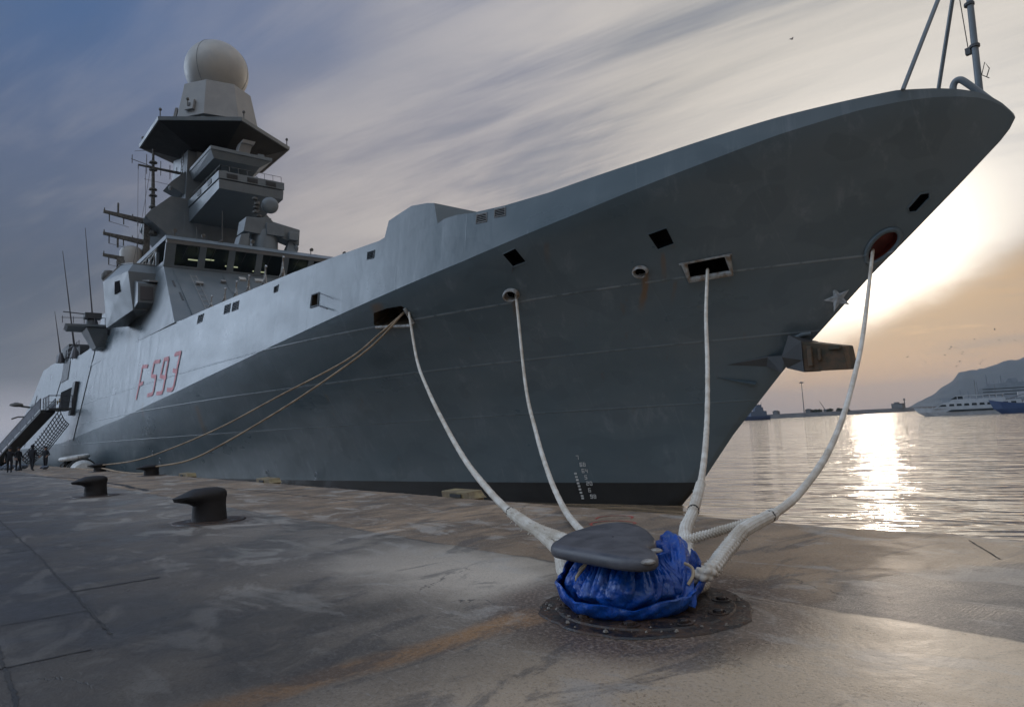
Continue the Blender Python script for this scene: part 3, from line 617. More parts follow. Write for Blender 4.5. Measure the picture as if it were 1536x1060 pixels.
# far hills
M_hill = mat('hill_scrub', fn=dirty((.012,.028,.036), (.026,.040,.046), .004, (.9,.95)))
def hills():
    H = [(-2700,-2)]+[(p[0],p[2]) for p in DATA['hill']]+[(-1300,372),(-1000,420),(-600,300),(-100,350),(600,200),(1400,120),(2400,0)]
    xs_ = [-2700+i*25 for i in range(205)]
    r = random.Random(2); V = []; F = []
    ph = [(r.uniform(0,6), r.uniform(.002,.03)) for _ in range(14)]
    rows = 26
    for j in range(rows+1):
        f = j/rows
        for x in xs_:
            hz = np.interp(x, [a for a,b in H], [b for a,b in H])
            prof = math.sin(min(1, f/.55)*math.pi/2) if f < .55 else max(0, 1-(f-.55)/.45)
            rough_ = sum(math.sin(x*w*2+f*20*(i % 3+1)+p) for i,(p,w) in enumerate(ph))*4*min(1, hz/120)
            yy = 5600+f*2000
            # the ridge line is met at f=.55, y about 6700
            V.append((x*(yy/6500), yy, -2+(hz+2)*prof*(6700/6500)+rough_*(f*(1-f)*4)*(0 if abs(f-.55) < .03 else 1)*.8))
    n = len(xs_)
    for j in range(rows):
        for i in range(n-1): F.append((j*n+i, j*n+i+1, (j+1)*n+i+1, (j+1)*n+i))
    o = make_obj('hills', V, F, M_hill, smooth=True, angle=80); tag(o, kind='structure')
hills()

# ------------------------------------------------------------------ the frigate
frig = thing('frigate', (-75, YC, -1.6), 'grey naval frigate with red number F 593 moored bow towards the camera along the quay', 'warship')
def hull():
    N1, N2, NL = 40, 10, 3
    rows = [[low_pt(a, 1-j/NL) for a in AL] for j in range(NL)]
    rows += [[hull_pt(a, j/N1) for a in AL] for j in range(N1+1)]
    rows += [[band_pt(a, j/N2) for a in AL] for j in range(1, N2+1)]
    R, n = len(rows), len(AL)
    V = []; F = []; mi = []
    for sgn in (1, -1):
        for r in rows:
            for (x, b, z) in r: V.append((x, YC-sgn*b, z))
    base = R*n
    for j in range(R-1):
        m_ = 1 if j < NL else 0
        for i in range(n-1):
            F.append((j*n+i, j*n+i+1, (j+1)*n+i+1, (j+1)*n+i)); mi.append(m_)
            F.append((base+j*n+i, base+(j+1)*n+i, base+(j+1)*n+i+1, base+j*n+i+1)); mi.append(m_)
    # deck: recessed below the bulwark; bottom; transom
    for i in range(n-1):
        F.append(((R-1)*n+i, (R-1)*n+i+1, base+(R-1)*n+i+1, base+(R-1)*n+i)); mi.append(0)
        F.append((i, base+i, base+i+1, i+1)); mi.append(1)
    F.append(tuple(j*n+n-1 for j in range(R))+tuple(base+j*n+n-1 for j in range(R-1, -1, -1))); mi.append(0)
    o = make_obj('hull', V, F, [M_hull, M_black, M_dark, M_red, M_rec], frig, smooth=True, angle=14, mi=mi)
    return o
hull_o = hull()
def carve(key, depth, mi, slant=(0,0,0), grow=1.0):
    d = DATA[key]; n = Vector(d['n']); P = [Vector(p) for p in d['p']]; c = sum(P, Vector())/len(P)
    P = [c+(p-c)*grow for p in P]
    out = [p+n*.25 for p in P]; inn = [p-n*depth+Vector(slant) for p in P]
    g = MB(); g.hexa(inn, out, 0)
    return g, mi
cut = []
for key, depth, mi, sl in (('chock_mid', 1.0, 4, (0,.2,.1)), ('port_a', .35, 2, (0,0,0)), ('port_b', .35, 2, (0,0,0)), ('chock_rect', .9, 2, (0,.2,0)),
        ('slot', .3, 2, (0,0,0)), ('bow_hawse', .22, 3, (-.1,.05,.05)), ('fair_a', .5, 2, (0,0,0)), ('fair_b', .5, 2, (0,.1,.1)), ('hatch', .4, 4, (0,0,0)),
        ('lv1', .12, 2, (0,0,0)), ('lv2', .12, 2, (0,0,0)), ('lv3', .12, 4, (0,0,0)), ('lv5', .12, 4, (0,0,0)), ('lv6', .12, 4, (0,0,0)), ('lv7', .12, 4, (0,0,0)), ('lv4', .12, 4, (0,0,0))):
    g, m_ = carve(key, depth, mi, sl)
    co = g.build('cutter', [M_hull, M_black, M_dark, M_red, M_rec], frig)
    for p in co.data.polygons: p.material_index = m_
    md = hull_o.modifiers.new('c', 'BOOLEAN'); md.operation = 'DIFFERENCE'; md.object = co; md.solver = 'EXACT'; cut.append(co)
bpy.context.view_layer.update()
dg = bpy.context.evaluated_depsgraph_get()
nm = bpy.data.meshes.new_from_object(hull_o.evaluated_get(dg))
hull_o.modifiers.clear(); hull_o.data = nm; nm.name = 'hull'
bm = bmesh.new(); bm.from_mesh(nm)
def on_knuckle(v):
    X = v.co.x-75.0
    return abs(v.co.z-1.6-interp(KNUC, XS0-X)) < 2e-3 and X < XS0-.2
for e in bm.edges:
    if on_knuckle(e.verts[0]) and on_knuckle(e.verts[1]): e.smooth = False
bm.to_mesh(nm); bm.free()
for co in cut: bpy.data.objects.remove(co)

def loft_ring(key, r, grow=1.0, out=.0):
    d = DATA[key]; n = Vector(d['n']); P = [Vector(p)+n*out for p in d['p']]; c = sum(P, Vector())/len(P)
    P = [c+(p-c)*grow for p in P]
    g = MB(); Q = catmull(P+[P[0]], 3) if len(P) > 8 else P+[P[0]]
    g.tube(Q, r, 8, cap=False); return g
# fairleads and frames
for key, r in (('fair_a', .085), ('fair_b', .10)):
    d = DATA[key]; n = Vector(d['n']); P = [Vector(p) for p in d['p']]; c = sum(P, Vector())/len(P)
    g = MB(); prof = [(1.0,.0,.0),(1.28,.05,0),(1.34,.02,0),(1.2,.12,0),(1.0,.14,0),(.86,.08,0),(.84,-.10,0)]
    V = []; F = []; m_ = len(P)
    for s_, h, _ in [(1.42,-.03,0),(1.40,.06,0),(1.25,.13,0),(1.08,.14,0),(.94,.08,0),(.90,-.12,0)]:
        V += [c+(p-c)*s_+n*h for p in P]
    for j in range(5):
        for i in range(m_): F.append((j*m_+i, j*m_+(i+1) % m_, (j+1)*m_+(i+1) % m_, (j+1)*m_+i))
    g.add(V, F); o = g.build('fairlead', M_frame, frig, smooth=True, angle=60)
    if key == 'fair_b': o['label'] = 'round fairlead with rust running below it'
d = DATA['chock_rect']; P = [Vector(p) for p in d['p']]; n = Vector(d['n'])
g = MB(); g.tube([P[1]+n*.03+(P[1]-P[0])*.02, P[2]+n*.06, P[3]+n*.06, P[0]+n*.03], .10, 10)
g.tube([P[0]+n*.02-(P[1]-P[0])*.12, P[0]+n*.02, P[1]+n*.02, P[1]+n*.02+(P[1]-P[0])*.12], .035, 6)
g.build('chock', M_frame, frig, smooth=True, angle=60)
d = DATA['chock_mid']; P = [Vector(p) for p in d['p']]; n = Vector(d['n'])
g = MB(); g.tube([P[3]+n*.03, P[4]+n*.04, P[5]+n*.05, P[6]+n*.05], .07, 8)
g.tube([P[5]+n*.05, P[5]+n*.05+Vector((.35,-.15,.05))], .04, 6)
g.build('chock', M_frame, frig, smooth=True, angle=60)
loft_ring('bow_hawse', .07, 1.03, .02).build('hawse_rim', M_hull, frig, smooth=True, angle=60)
loft_ring('slot', .03, 1.02, .0).build('port_frame', M_hull, frig, smooth=True)
g = MB(); a = sum((Vector(p) for p in DATA['port_a']['p']), Vector())/4; b_ = sum((Vector(p) for p in DATA['fair_a']['p']), Vector())/16
nn = Vector(DATA['port_a']['n']); g.tube([Vector(DATA['port_a']['p'][3])+nn*.02, b_+Vector((0,0,.28))+nn*.05], .022, 6); g.build('drain_pipe', M_metal, frig)
# louvres: frame plus slats
for key in ('lv1','lv2','lv3','lv4','lv5','lv6','lv7'):
    d = DATA[key]; n = Vector(d['n']); P = [Vector(p) for p in d['p']]
    g = MB(); Q = [p+n*.012 for p in P]; g.tube(Q+[Q[0]], .022, 4, cap=False)
    ns = 5
    for k in range(ns):
        f0 = (k+.35)/ns; a = P[0].lerp(P[3], f0); b_ = P[1].lerp(P[2], f0); h = (P[3]-P[0])*(.42/ns)
        g.hexa([a, b_, b_+h*1.2+n*.03, a+h*1.2+n*.03], [a-n*.02, b_-n*.02, b_+h*1.2+n*.01, a+h*1.2+n*.01])
    g.build('louvre', M_greyl if key in ('lv1','lv2') else M_grey, frig)
d = DATA['hatch']; n = Vector(d['n']); P = [Vector(p)+n*.01 for p in d['p']]
g = MB(); g.tube(P+[P[0]], .045, 6, cap=False); g.build('hatch_frame', M_grey, frig)
g = MB(); q = P[3]; g.tube([q+n*.02, q+n*.05+Vector((1.1,-.05,-.35))], .03, 6); g.tube([P[2]+n*.02, P[2]+n*.05+Vector((1.5,0,-.55))], .012, 5); g.build('boat_boom', M_metal, frig)

# painted number, draught marks and star, laid 1.5 cm proud of the plating
def on_side(p, lift=.015):
    return Vector(p)+Vector((0,-lift,-lift*.1))
g = MB()
def ribbon(g, pts, hw_x, hw_z, lift=.015):
    P = [Vector(p) for p in pts]
    if len(P) > 2: P = catmull(P, 4)
    V = []; n = len(P); fl = Vector((0,-lift,0))
    for i, p in enumerate(P):
        d = (P[min(i+1,n-1)]-P[max(i-1,0)]); d2 = Vector((d.x, 0, d.z)).normalized()
        s = Vector((-d2.z*hw_x, 0, d2.x*hw_z))
        s.y = -s.z*-.11 + s.x*-.0
        V += [p+s+fl, p-s+fl]
    g.add(V, [(2*i,2*i+1,2*i+3,2*i+2) for i in range(n-1)])
NUM = DATA['num']
for ch in (NUM[0:3], NUM[3:7], NUM[7:12], NUM[12:]):
    g = MB()
    for s_ in ch: ribbon(g, s_, .17, .13, .03)
    g.build('hull_number', M_rednum, frig)
DIG = {'0':'abcdef','1':'bc','2':'abged','3':'abgcd','4':'fgbc','5':'afgcd','6':'afgedc','7':'abc','8':'abcdefg','9':'abcdfg'}
SEG = dict(a=((0,1),(1,1)), b=((1,1),(1,.5)), c=((1,.5),(1,0)), d=((0,0),(1,0)), e=((0,.5),(0,0)), f=((0,1),(0,.5)), g=((0,.5),(1,.5)))
nD = Vector((.45,-.86,-.22)); uD = Vector((.89,.45,0)).normalized(); vD = Vector((0,-.10,.99))
def digit(g, o, ch, w, h, lw):
    for s_ in DIG[ch]:
        (x0,y0),(x1,y1) = SEG[s_]; A = o+uD*(x0*w)+vD*(y0*h); B = o+uD*(x1*w)+vD*(y1*h); d_ = (B-A).normalized(); e_ = d_*lw*.5
        sdv = uD*lw*.5 if abs(d_.dot(vD)) > .7 else vD*lw*.5
        g.add([A-e_-sdv, A-e_+sdv, B+e_+sdv, B+e_-sdv], [(0,1,2,3)])
for p, tx in zip(DATA['draft'], ('7','68','64','5','20','6','98')):
    for k, ch in enumerate(tx):
        g = MB(); digit(g, Vector(p)+nD*.05+uD*(k*.13-.08), ch, .075, .13, .026); g.build('draught_numeral', M_white, frig)
for p in DATA['ticks']:
    g = MB(); q = Vector(p)+nD*.05; g.add([q, q+uD*.10, q+uD*.10+vD*.07, q+vD*.07], [(0,1,2,3)]); g.build('draught_tick', M_white, frig)
for k, p in enumerate(DATA['bulb']):
    g = MB(); q = Vector(p)+Vector((0,-.05,0)); R_ = .16+.0*k
    g.tube([q+Vector((R_*math.cos(a_),0,R_*math.sin(a_))) for a_ in np.linspace(0.4,5.2,14)], .025, 5)
    g.tube([q+Vector((-.2,0,-.25)), q+Vector((.22,0,-.22))], .025, 5)
    g.build('thruster_mark', M_mark, frig)
g = MB()
M_star = mat('star_paint', fn=dirty((.36,.37,.37), (.22,.23,.23), 6.0, (.5,.7)))
SP = [(0,.36),(.09,.11),(.36,.10),(.14,-.06),(.22,-.32),(0,-.16),(-.22,-.32),(-.14,-.06),(-.36,.10),(-.09,.11)]
for sg in (1,):
    c0 = Vector((-8.74, YC-sg*.36, 4.66)); u_ = Vector((.72,.0,.64)).normalized(); u_ = Vector((.80, sg*.50, .33)).normalized(); w_ = Vector((-.30,sg*.08,.95)).normalized(); nn = u_.cross(w_)
    if nn.y*sg > 0: nn = -nn
    P = [c0+u_*x_*1.05+w_*y_*1.05+nn*.02 for x_, y_ in SP]
    g.add([c0+nn*.10]+P, [(0, 1+i, 1+(i+1) % 10) for i in range(10)])
g.build('bow_star', M_star, frig)
# ---- superstructure
def sym(pts): return pts
YM = 2*YC
def build_super():
    g = MB()
    lo = [(-47.2,11.7,9.25),(-47.2,YM-11.7,9.25),(-76,YM-11.3,9.25),(-76,11.3,9.25)]
    hi = [(-53.3,12.45,14.35),(-53.3,YM-12.45,14.35),(-76,YM-12.3,14.35),(-76,12.3,14.35)]
    g.hexa(lo, hi)
    o = g.build('forward_deckhouse', M_grey, frig, bevel=.02)
    # details on its sloping front: door recesses, boxes, vents; fr(y, s) is a point on the face
    def fr(y, s, lift=.0):
        a = Vector((-47.2, 0, 9.25)).lerp(Vector((-53.3, 0, 14.35)), s); n = Vector((5.1, 0, 6.1)).normalized()
        return Vector((a.x, y, a.z))+n*lift
    def panel(y0, y1, s0, s1, m_, name, th=.05, lift=.0, par=frig, label=None):
        g = MB(); g.hexa([fr(y0,s0,lift), fr(y1,s0,lift), fr(y1,s1,lift), fr(y0,s1,lift)], [fr(y0,s0,lift+th), fr(y1,s0,lift+th), fr(y1,s1,lift+th), fr(y0,s1,lift+th)])
        q = g.build(name, m_, par)
        if label: q['label'] = label
        return q
    panel(13.0, 16.4, .10, .62, M_grey, 'access_panel', .06)
    panel(16.6, 18.2, .10, .62, M_grey, 'access_panel', .06)
    for y in (12.75, 13.0): panel(y, y+.12, .38, .52, M_greyd, 'scuttle', .03)
    panel(12.6, 12.72, .62, .73, M_greyd, 'scuttle', .03)
    for y, s_, w in ((17.6,.86,.5),(18.8,.86,.7)): panel(y, y+w, s_, s_+.05, M_white, 'floodlight', .14)
    panel(20.7, 21.8, .68, .80, M_greyd, 'vent_grille', .10)
    g = MB()
    for k in range(4): g.hexa([fr(20.75,.69+.03*k,.1), fr(21.75,.69+.03*k,.1), fr(21.75,.70+.03*k,.1), fr(20.75,.70+.03*k,.1)], [fr(20.75,.69+.03*k,.15), fr(21.75,.69+.03*k,.15), fr(21.75,.70+.03*k,.15), fr(20.75,.70+.03*k,.15)])
    g.build('grille_slats', M_white, frig)
    # bridge: sill, head, mullions, corner posts round a glazed band
    zs, ze = 14.35, 15.95; xf0, xf1 = -53.3, -52.55
    def col_(y0, y1, x=None):
        g.hexa([(xf0,y0,zs),(xf0,y1,zs),(xf0-.22,y1,zs),(xf0-.22,y0,zs)], [(xf1,y0,ze),(xf1,y1,ze),(xf1-.22,y1,ze),(xf1-.22,y0,ze)])
    g = MB(); ys = [12.45+.45+i*((YM-24.9-.9)/7) for i in range(8)]
    for i, y in enumerate(ys): col_(y-.24 if i else 12.45, y+.24 if i < 7 else YM-12.45)
    g.hexa([(xf0+.03,12.45,zs),(xf0+.03,YM-12.45,zs),(xf0-.3,YM-12.45,zs),(xf0-.3,12.45,zs)], [(xf0+.09,12.45,zs+.16),(xf0+.09,YM-12.45,zs+.16),(xf0-.2,YM-12.45,zs+.16),(xf0-.2,12.45,zs+.16)])
    # side and rear walls of the wheelhouse
    for sy, y in ((1, 12.45), (-1, YM-12.45)):
        for k in range(5):
            x0 = -53.3-.22-k*2.2
            if k < 4: g.box(x0-2.2, x0-1.95, min(y,y+sy*.2), max(y,y+sy*.2), zs+.002, ze)
            g.box(x0-2.0, x0, min(y,y+sy*.18), max(y,y+sy*.18), zs+.002, zs+.42)
    g.box(-66, -63.9, 12.6, YM-12.6, zs+.002, ze)
    br = g.build('bridge', M_grey, frig, bevel=.015)
    g = MB(); g.hexa([(xf1+.02,12.5,ze+.005),(xf1+.02,YM-12.5,ze+.005),(xf1-.25,YM-12.5,ze+.005),(xf1-.25,12.5,ze+.005)], [(xf1+.16,12.45,ze+.24),(xf1+.16,YM-12.45,ze+.24),(xf1-.25,YM-12.45,ze+.24),(xf1-.25,12.45,ze+.24)])
    g.build('window_hood', M_greyl, br)
    for i in range(7):
        y0, y1 = ys[i]+.24, ys[i+1]-.24
        g = MB(); g.hexa([(xf0-.08,y0,zs+.16),(xf0-.08,y1,zs+.16),(xf0-.11,y1,zs+.16),(xf0-.11,y0,zs+.16)], [(xf1-.08,y0,ze),(xf1-.08,y1,ze),(xf1-.11,y1,ze),(xf1-.11,y0,ze)])
        w = g.build('window', M_clear, br)
        g = MB(); ym = y0+(.35 if i % 2 else .5); g.tube([(xf1+.0,ym+.3,ze-.02),(xf0+.10,ym,zs+.6)], .018, 5); g.build('wiper', M_metal, w)
    # dark wheelhouse interior with tubes lit
    g = MB(); g.box(-63.6, -63.4, 12.8, YM-12.8, 14.36, 15.9); g.box(-63.3, -53.75, 12.8, YM-12.8, 14.30, 14.352)
    for y in (14.5, 17.0, 20.5, 24.0): g.box(-56.2, -55.2, y, y+1.1, 14.36, 15.05)
    g.box(-58.4, -58.0, 18.5, 19.0, 14.36, 15.7)
    g.build('wheelhouse_interior', M_dark, br)
    for (x, y, dx, dy) in ((-56.0,15.4,.07,.55),(-56.8,18.4,.07,.5),(-57.5,20.9,.07,.5),(-55.4,16.2,.07,.4),(-56.4,24.2,.07,.6),(-58.8,14.6,.07,.4)):
        g = MB(); g.box(x-dx, x+dx, y-dy, y+dy, 15.72, 15.80); g.build('ceiling_light', M_lamp, br)
    g = MB(); g.hexa([(-52.3,12.4,16.2),(-52.3,YM-12.4,16.2),(-66,YM-12.4,16.2),(-66,12.4,16.2)], [(-53.4,12.6,16.75),(-53.4,YM-12.6,16.75),(-66,YM-12.6,16.75),(-66,12.6,16.75)])
    g.build('bridge_roof', M_grey, frig, bevel=.02)
    # roof fittings: whip aerial, small lamps
    g = MB(); g.tube([(-53.3,16.6,16.4),(-53.3,16.6,19.2)], [.035,.02], 6); g.tube([(-53.2,15.9,16.3),(-53.3,16.6,16.9)], .06, 6); g.build('roof_aerial', M_bare, frig)
    g = MB(); g.tube([(-53.2,14.7,15.6),(-53.2,14.7,17.6)], [.02,.012], 5); g.build('roof_aerial', M_bare, frig)
    # bridge wing, starboard and port
    for sg in (1, -1):
        Yw = lambda y: y if sg == 1 else YM-y
        T = lambda L: [(x,Yw(y),z) for x,y,z in L]
        lo_ = T([(-60,10.0,10.6),(-55.3,10.9,11.35),(-55.3,12.8,11.35),(-62.5,12.8,11.35)])
        md_ = T([(-60,9.72,14.25),(-55.3,10.55,14.2),(-55.3,12.8,14.2),(-62.5,12.8,14.25)])
        tp_ = T([(-59.6,10.9,15.65),(-55.9,11.0,14.93),(-55.9,13.0,14.93),(-62.5,13.0,15.65)])
        g = MB(); g.v += lo_+md_+tp_; g.f += [(3,2,1,0)]+[(i,(i+1)%4,4+(i+1)%4,4+i) for i in range(4)]+[(4+i,4+(i+1)%4,8+(i+1)%4,8+i) for i in range(4)]+[(8,9,10,11)]; g.mi += [0]*10
        w = g.build('bridge_wing', M_grey, frig, bevel=.02)
        g = MB(); g.hexa(T([(-54.3,11.0,11.75),(-54.3,12.5,11.75),(-54.3,12.5,13.2),(-54.3,11.0,13.2)]), T([(-55.29,10.95,11.45),(-55.29,12.7,11.45),(-55.29,12.7,13.5),(-55.29,10.95,13.5)]))
        g.build('lookout_box', M_grey, w, bevel=.02)
        g = MB(); g.hexa(T([(-54.28,11.15,11.95),(-54.28,12.0,11.95),(-54.28,12.0,12.95),(-54.28,11.15,12.95)]), T([(-54.24,11.15,11.95),(-54.24,12.0,11.95),(-54.24,12.0,12.95),(-54.24,11.15,12.95)]))
        g.build('grille', M_metal, w)
        g = MB(); g.hexa(T([(-55.3,11.5,13.5),(-55.3,12.8,13.5),(-55.3,12.8,13.65),(-55.3,11.5,13.65)]), T([(-54.1,11.7,13.3),(-54.1,12.8,13.3),(-54.1,12.8,13.42),(-54.1,11.7,13.42)]))
        g.build('hood', M_greyl, w)
        def ch(f, z): return Vector((-60+4.7*f, Yw(9.8+.85*f), z))
        nv_ = Vector((-.17, -.98 if sg == 1 else .98, 0)); nv_ = Vector((.18, -.98 if sg == 1 else .98, .0))
        g = MB(); q_ = [ch(.46,12.9), ch(.66,12.95), ch(.66,14.0), ch(.46,14.0)]; g.hexa([p-nv_*.3 for p in q_], [p+nv_*.06 for p in q_])
        g.build('window', M_dark, w)
        g = MB(); g.tube(T([(-60,9.72,14.3),(-59.6,10.9,15.7),(-55.9,11.0,14.98),(-55.9,13.0,14.98)]), .05, 6); g.build('top_rail', M_greyl, w)
        # slanting windscreen stays behind the wing
        g = MB()
        for k in range(3): g.tube([(-56.5-k*.3,Yw(11.5+.5*k),14.9),(-55.4-k*.2,Yw(12.6),16.3)], .05, 5)
        for k in range(4): g.tube([(-56.2,Yw(11.6+.28*k),14.7),(-56.0,Yw(11.6+.28*k),15.0+.34*k)], .03, 5)
        g.build('windscreen_stay', M_white, w)
        # searchlight on the wing
        g = MB(); g.tube([(-60,Yw(10.9),15.4),(-60,Yw(10.9),15.8)], .06, 6); g.lathe((-60.1,Yw(10.9),16.0), [(.2,-.25),(.3,0),(.3,.2)], 12, axis=(1,0,.1)); g.build('searchlight', M_bare, w, smooth=True)
        # weapon sponson and gun aft of the wing
        g = MB(); g.hexa([(-69,Yw(8.6),12.05),(-69,Yw(11.8),12.1),(-73,Yw(11.8),12.1),(-72.5,Yw(8.9),12.05)], [(-69,Yw(8.4),12.25),(-69,Yw(11.8),12.3),(-73,Yw(11.8),12.3),(-72.5,Yw(8.7),12.25)])
        g.hexa([(-69.5,Yw(10.8),10.3),(-69.6,Yw(11.6),10.3),(-72,Yw(11.6),10.3),(-72,Yw(10.9),10.3)], [(-69.1,Yw(10.0),12.0),(-69.1,Yw(11.6),12.0),(-72.6,Yw(11.6),12.0),(-72.6,Yw(10.1),12.0)])
        s_ = g.build('gun_platform', M_grey, frig)
        g = MB()
        for k in range(5): g.tube([(-69+.0,Yw(8.2+.8*k),12.3),(-69,Yw(8.2+.8*k),12.9)], .03, 5)
        g.tube([(-69,Yw(8.1),12.75),(-69,Yw(11.4),12.9)], .025, 5)
        g.build('guard_rail', M_metal, s_)
        g = MB(); g.lathe((-70.5,Yw(10.6),12.3), [(.55,0),(.45,.5),(.3,.7),(.3,1.0)], 12); g.box(-71.1,-70.0,min(Yw(10.0),Yw(11.3)),max(Yw(10.0),Yw(11.3)),13.0,13.5); g.tube([(-70.5,Yw(10.3),13.4),(-70.5,Yw(8.4),13.52)], .05, 6)
        g.build('machine_gun', M_greyd, frig, smooth=True, angle=30)
    # mast
    g = MB()
    cx0, cx1 = -72.0, -66.0
    g.hexa([(-65.5,16.4,16.4),(-65.5,YM-16.4,16.4),(cx0-1,YM-16.4,16.4),(cx0-1,16.4,16.4)], [(-65.9,16.5,21.0),(-65.9,YM-16.5,21.0),(cx0-1,YM-16.5,21.0),(cx0-1,16.5,21.0)])
    g.hexa([(cx1,17.1,21.0),(cx1,YM-17.1,21.0),(cx0,YM-17.1,21.0),(cx0,17.1,21.0)], [(cx1-.2,17.55,29.6),(cx1-.2,YM-17.55,29.6),(cx0+.6,YM-17.55,29.6),(cx0+.6,17.55,29.6)])
    mast = g.build('mast_tower', M_grey, frig, bevel=.03)
    for sg in (1, -1):
        Yw = lambda y: y if sg == 1 else YM-y
        g = MB()
        P0 = [(16.3,20.0),(13.9,21.9),(14.3,22.45),(16.0,24.1),(17.6,24.1),(18.0,21.0),(17.6,19.0)]
        P1 = [(16.5,18.9),(14.4,21.6),(14.4,22.3),(16.0,23.9),(17.6,23.9),(18.0,21.0),(17.6,18.5)]
        g.hexa([(-66.05,Yw(y),z) for y,z in P0], [(-70.5,Yw(y),z) for y,z in P1]); g.build('mast_sponson', M_grey, mast, bevel=.02)
    # lower and upper projecting platforms
    g = MB(); g.box(-67, -57.1, 17.5, YM-17.5, 23.3, 23.95); 
    g.hexa([(-57.25,17.58,22.45),(-57.25,YM-17.58,22.45),(-67,YM-17.58,21.8),(-67,17.58,21.8)], [(-57.15,17.55,23.2),(-57.15,YM-17.55,23.2),(-67,YM-17.55,23.2),(-67,17.55,23.2)])
    g.box(-67, -57.3, 17.7, YM-17.7, 23.18, 23.32)
    pb = g.build('lower_platform', M_grey, mast, bevel=.02)
    for y in (18.6, 20.3, 21.9):
        g = MB(); g.box(-57.1, -57.06, y-.45, y+.45, 23.42, 23.82)
        for k in range(5): g.box(-57.06, -57.03, y-.4, y+.4, 23.45+k*.07, 23.48+k*.07)
        g.build('vent_panel', M_greyd, pb)
    for x in (-59.5, -62.5):
        g = MB(); g.box(x-.5, x+.5, 17.46, 17.499, 23.42, 23.82); g.build('vent_panel', M_greyd, pb)
    g = MB(); g.lathe((-58.6,20.6,23.95), [(.9,0),(.75,.3),(.3,.42)], 14); g.lathe((-58.0,21.0,23.95), [(.12,0),(.12,.35),(.05,.45)], 8); g.build('platform_fitting', M_greyl, pb, smooth=True)
    g = MB(); g.box(-67, -59.6, 17.6, YM-17.6, 26.75, 27.05); g.hexa([(-60.0,18.0,26.1),(-60.0,YM-18.6,26.1),(-67,YM-18.0,26.0),(-67,17.9,26.0)], [(-59.7,17.65,26.745),(-59.7,YM-17.65,26.745),(-67,YM-17.65,26.745),(-67,17.65,26.745)])
    g.build('upper_platform', M_grey, mast, bevel=.02)
    g = MB(); g.hexa([(-60.6,20.2,27.05),(-60.6,21.2,27.05),(-61.6,21.2,27.05),(-61.6,20.2,27.05)], [(-60.2,20.4,28.1),(-60.2,21.4,28.1),(-61.4,21.4,28.1),(-61.4,20.4,28.1)])
    g.hexa([(-60.0,20.4,28.1),(-60.0,21.5,28.1),(-61.4,21.5,28.1),(-61.4,20.4,28.1)], [(-59.9,20.5,28.4),(-59.9,21.6,28.4),(-61.3,21.6,28.4),(-61.3,20.5,28.4)])
    g.build('navigation_lantern', M_greyl, mast)
    # hexagonal platform, deckhouse drum and radome
    HX = [(-70.8,14.3),(-63.5,14.3),(-59.6,20.3),(-63.5,26.3),(-70.8,26.3),(-74.7,20.3)]
    sc_ = lambda k, z: [(-67.1+(x+67.1)*k, YC+(y-YC)*k, z) for x, y in HX]
    g = MB(); g.hexa(sc_(.995, 30.0), sc_(1.0, 30.32)); g.hexa(sc_(.80, 30.325), sc_(.78, 30.75))
    rp = g.build('radar_platform', M_grey, mast)
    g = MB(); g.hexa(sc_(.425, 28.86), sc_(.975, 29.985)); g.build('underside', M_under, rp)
    g = MB()
    O8 = lambda r, z, ph=.2: [(-66.7+r*math.cos(ph+k*math.pi/4), YC+r*math.sin(ph+k*math.pi/4), z) for k in range(8)]
    g.hexa(O8(4.3, 30.78), O8(4.1, 31.25)); g.hexa(O8(3.1, 31.252), O8(3.1, 31.6))
    g.build('deck_ring', M_grey, mast)
    g = MB(); g.hexa(O8(3.95, 31.6), O8(3.2, 35.3)); dr = g.build('radome_drum', M_greyl, mast, bevel=.03)
    for ph, zz in ((4.32, 33.0), (5.30, 32.7)):
        rr = 3.62; cxx, cyy = -66.7+rr*math.cos(ph), YC+rr*math.sin(ph); tv = Vector((-math.sin(ph), math.cos(ph), 0)); nv = Vector((math.cos(ph), math.sin(ph), 0)); uv = Vector((-.2*nv.x, -.2*nv.y, 1)).normalized()
        g = MB(); g.obox((cxx,cyy,zz), tv*.45, uv*.5, nv*.12); q = g.build('access_hatch', M_greyl, dr)
        g = MB(); g.obox(Vector((cxx,cyy,zz))+nv*.16, tv*.14, uv*.16, nv*.03); g.build('hatch_handle', M_greyd, q)
    g = MB(); g.sphere((-66.7,YC,37.75), 2.95, 48)
    for ph in (5.35, 3.6, 1.0): 
        g.tube([(-66.7+2.965*math.cos(a)*math.cos(ph), YC+2.965*math.cos(a)*math.sin(ph), 37.75+2.965*math.sin(a)) for a in np.linspace(-.95, 1.5, 24)], .018, 4, 1)
    g.build('radome', [M_radome, M_grey], mast, smooth=True)
    # side bracket and pole mast with crosstree
    g = MB(); g.hexa([(-66.5,15.9,25.3),(-66.5,17.4,24.6),(-68.5,17.4,24.6),(-68.5,15.9,25.3)], [(-66.5,16.2,25.7),(-66.5,17.4,26.9),(-68.5,17.4,26.9),(-68.5,16.2,25.7)])
    g.lathe((-66.6,16.1,24.8), [(.14,0),(.18,.3),(.1,.5)], 8)
    g.build('mast_bracket', M_grey, mast)
    g = MB(); g.tube([(-68,14.95,22.3),(-68,14.95,25.0),(-68,14.95,29.0)], [.22,.17,.10], 10); 
    for z in (23.3, 24.4, 25.0, 26.9, 27.6): g.lathe((-68,14.95,z), [(.1,0),(.36,.06),(.36,.16),(.12,.3)], 10)
    pm = g.build('pole_mast', M_bare, mast, smooth=True, angle=35)
    g = MB(); g.tube([(-68,13.7,27.25),(-68,17.8,27.15)], [.10,.16], 6); g.tube([(-68,13.1,27.7),(-68,14.9,27.3)], .03, 5)
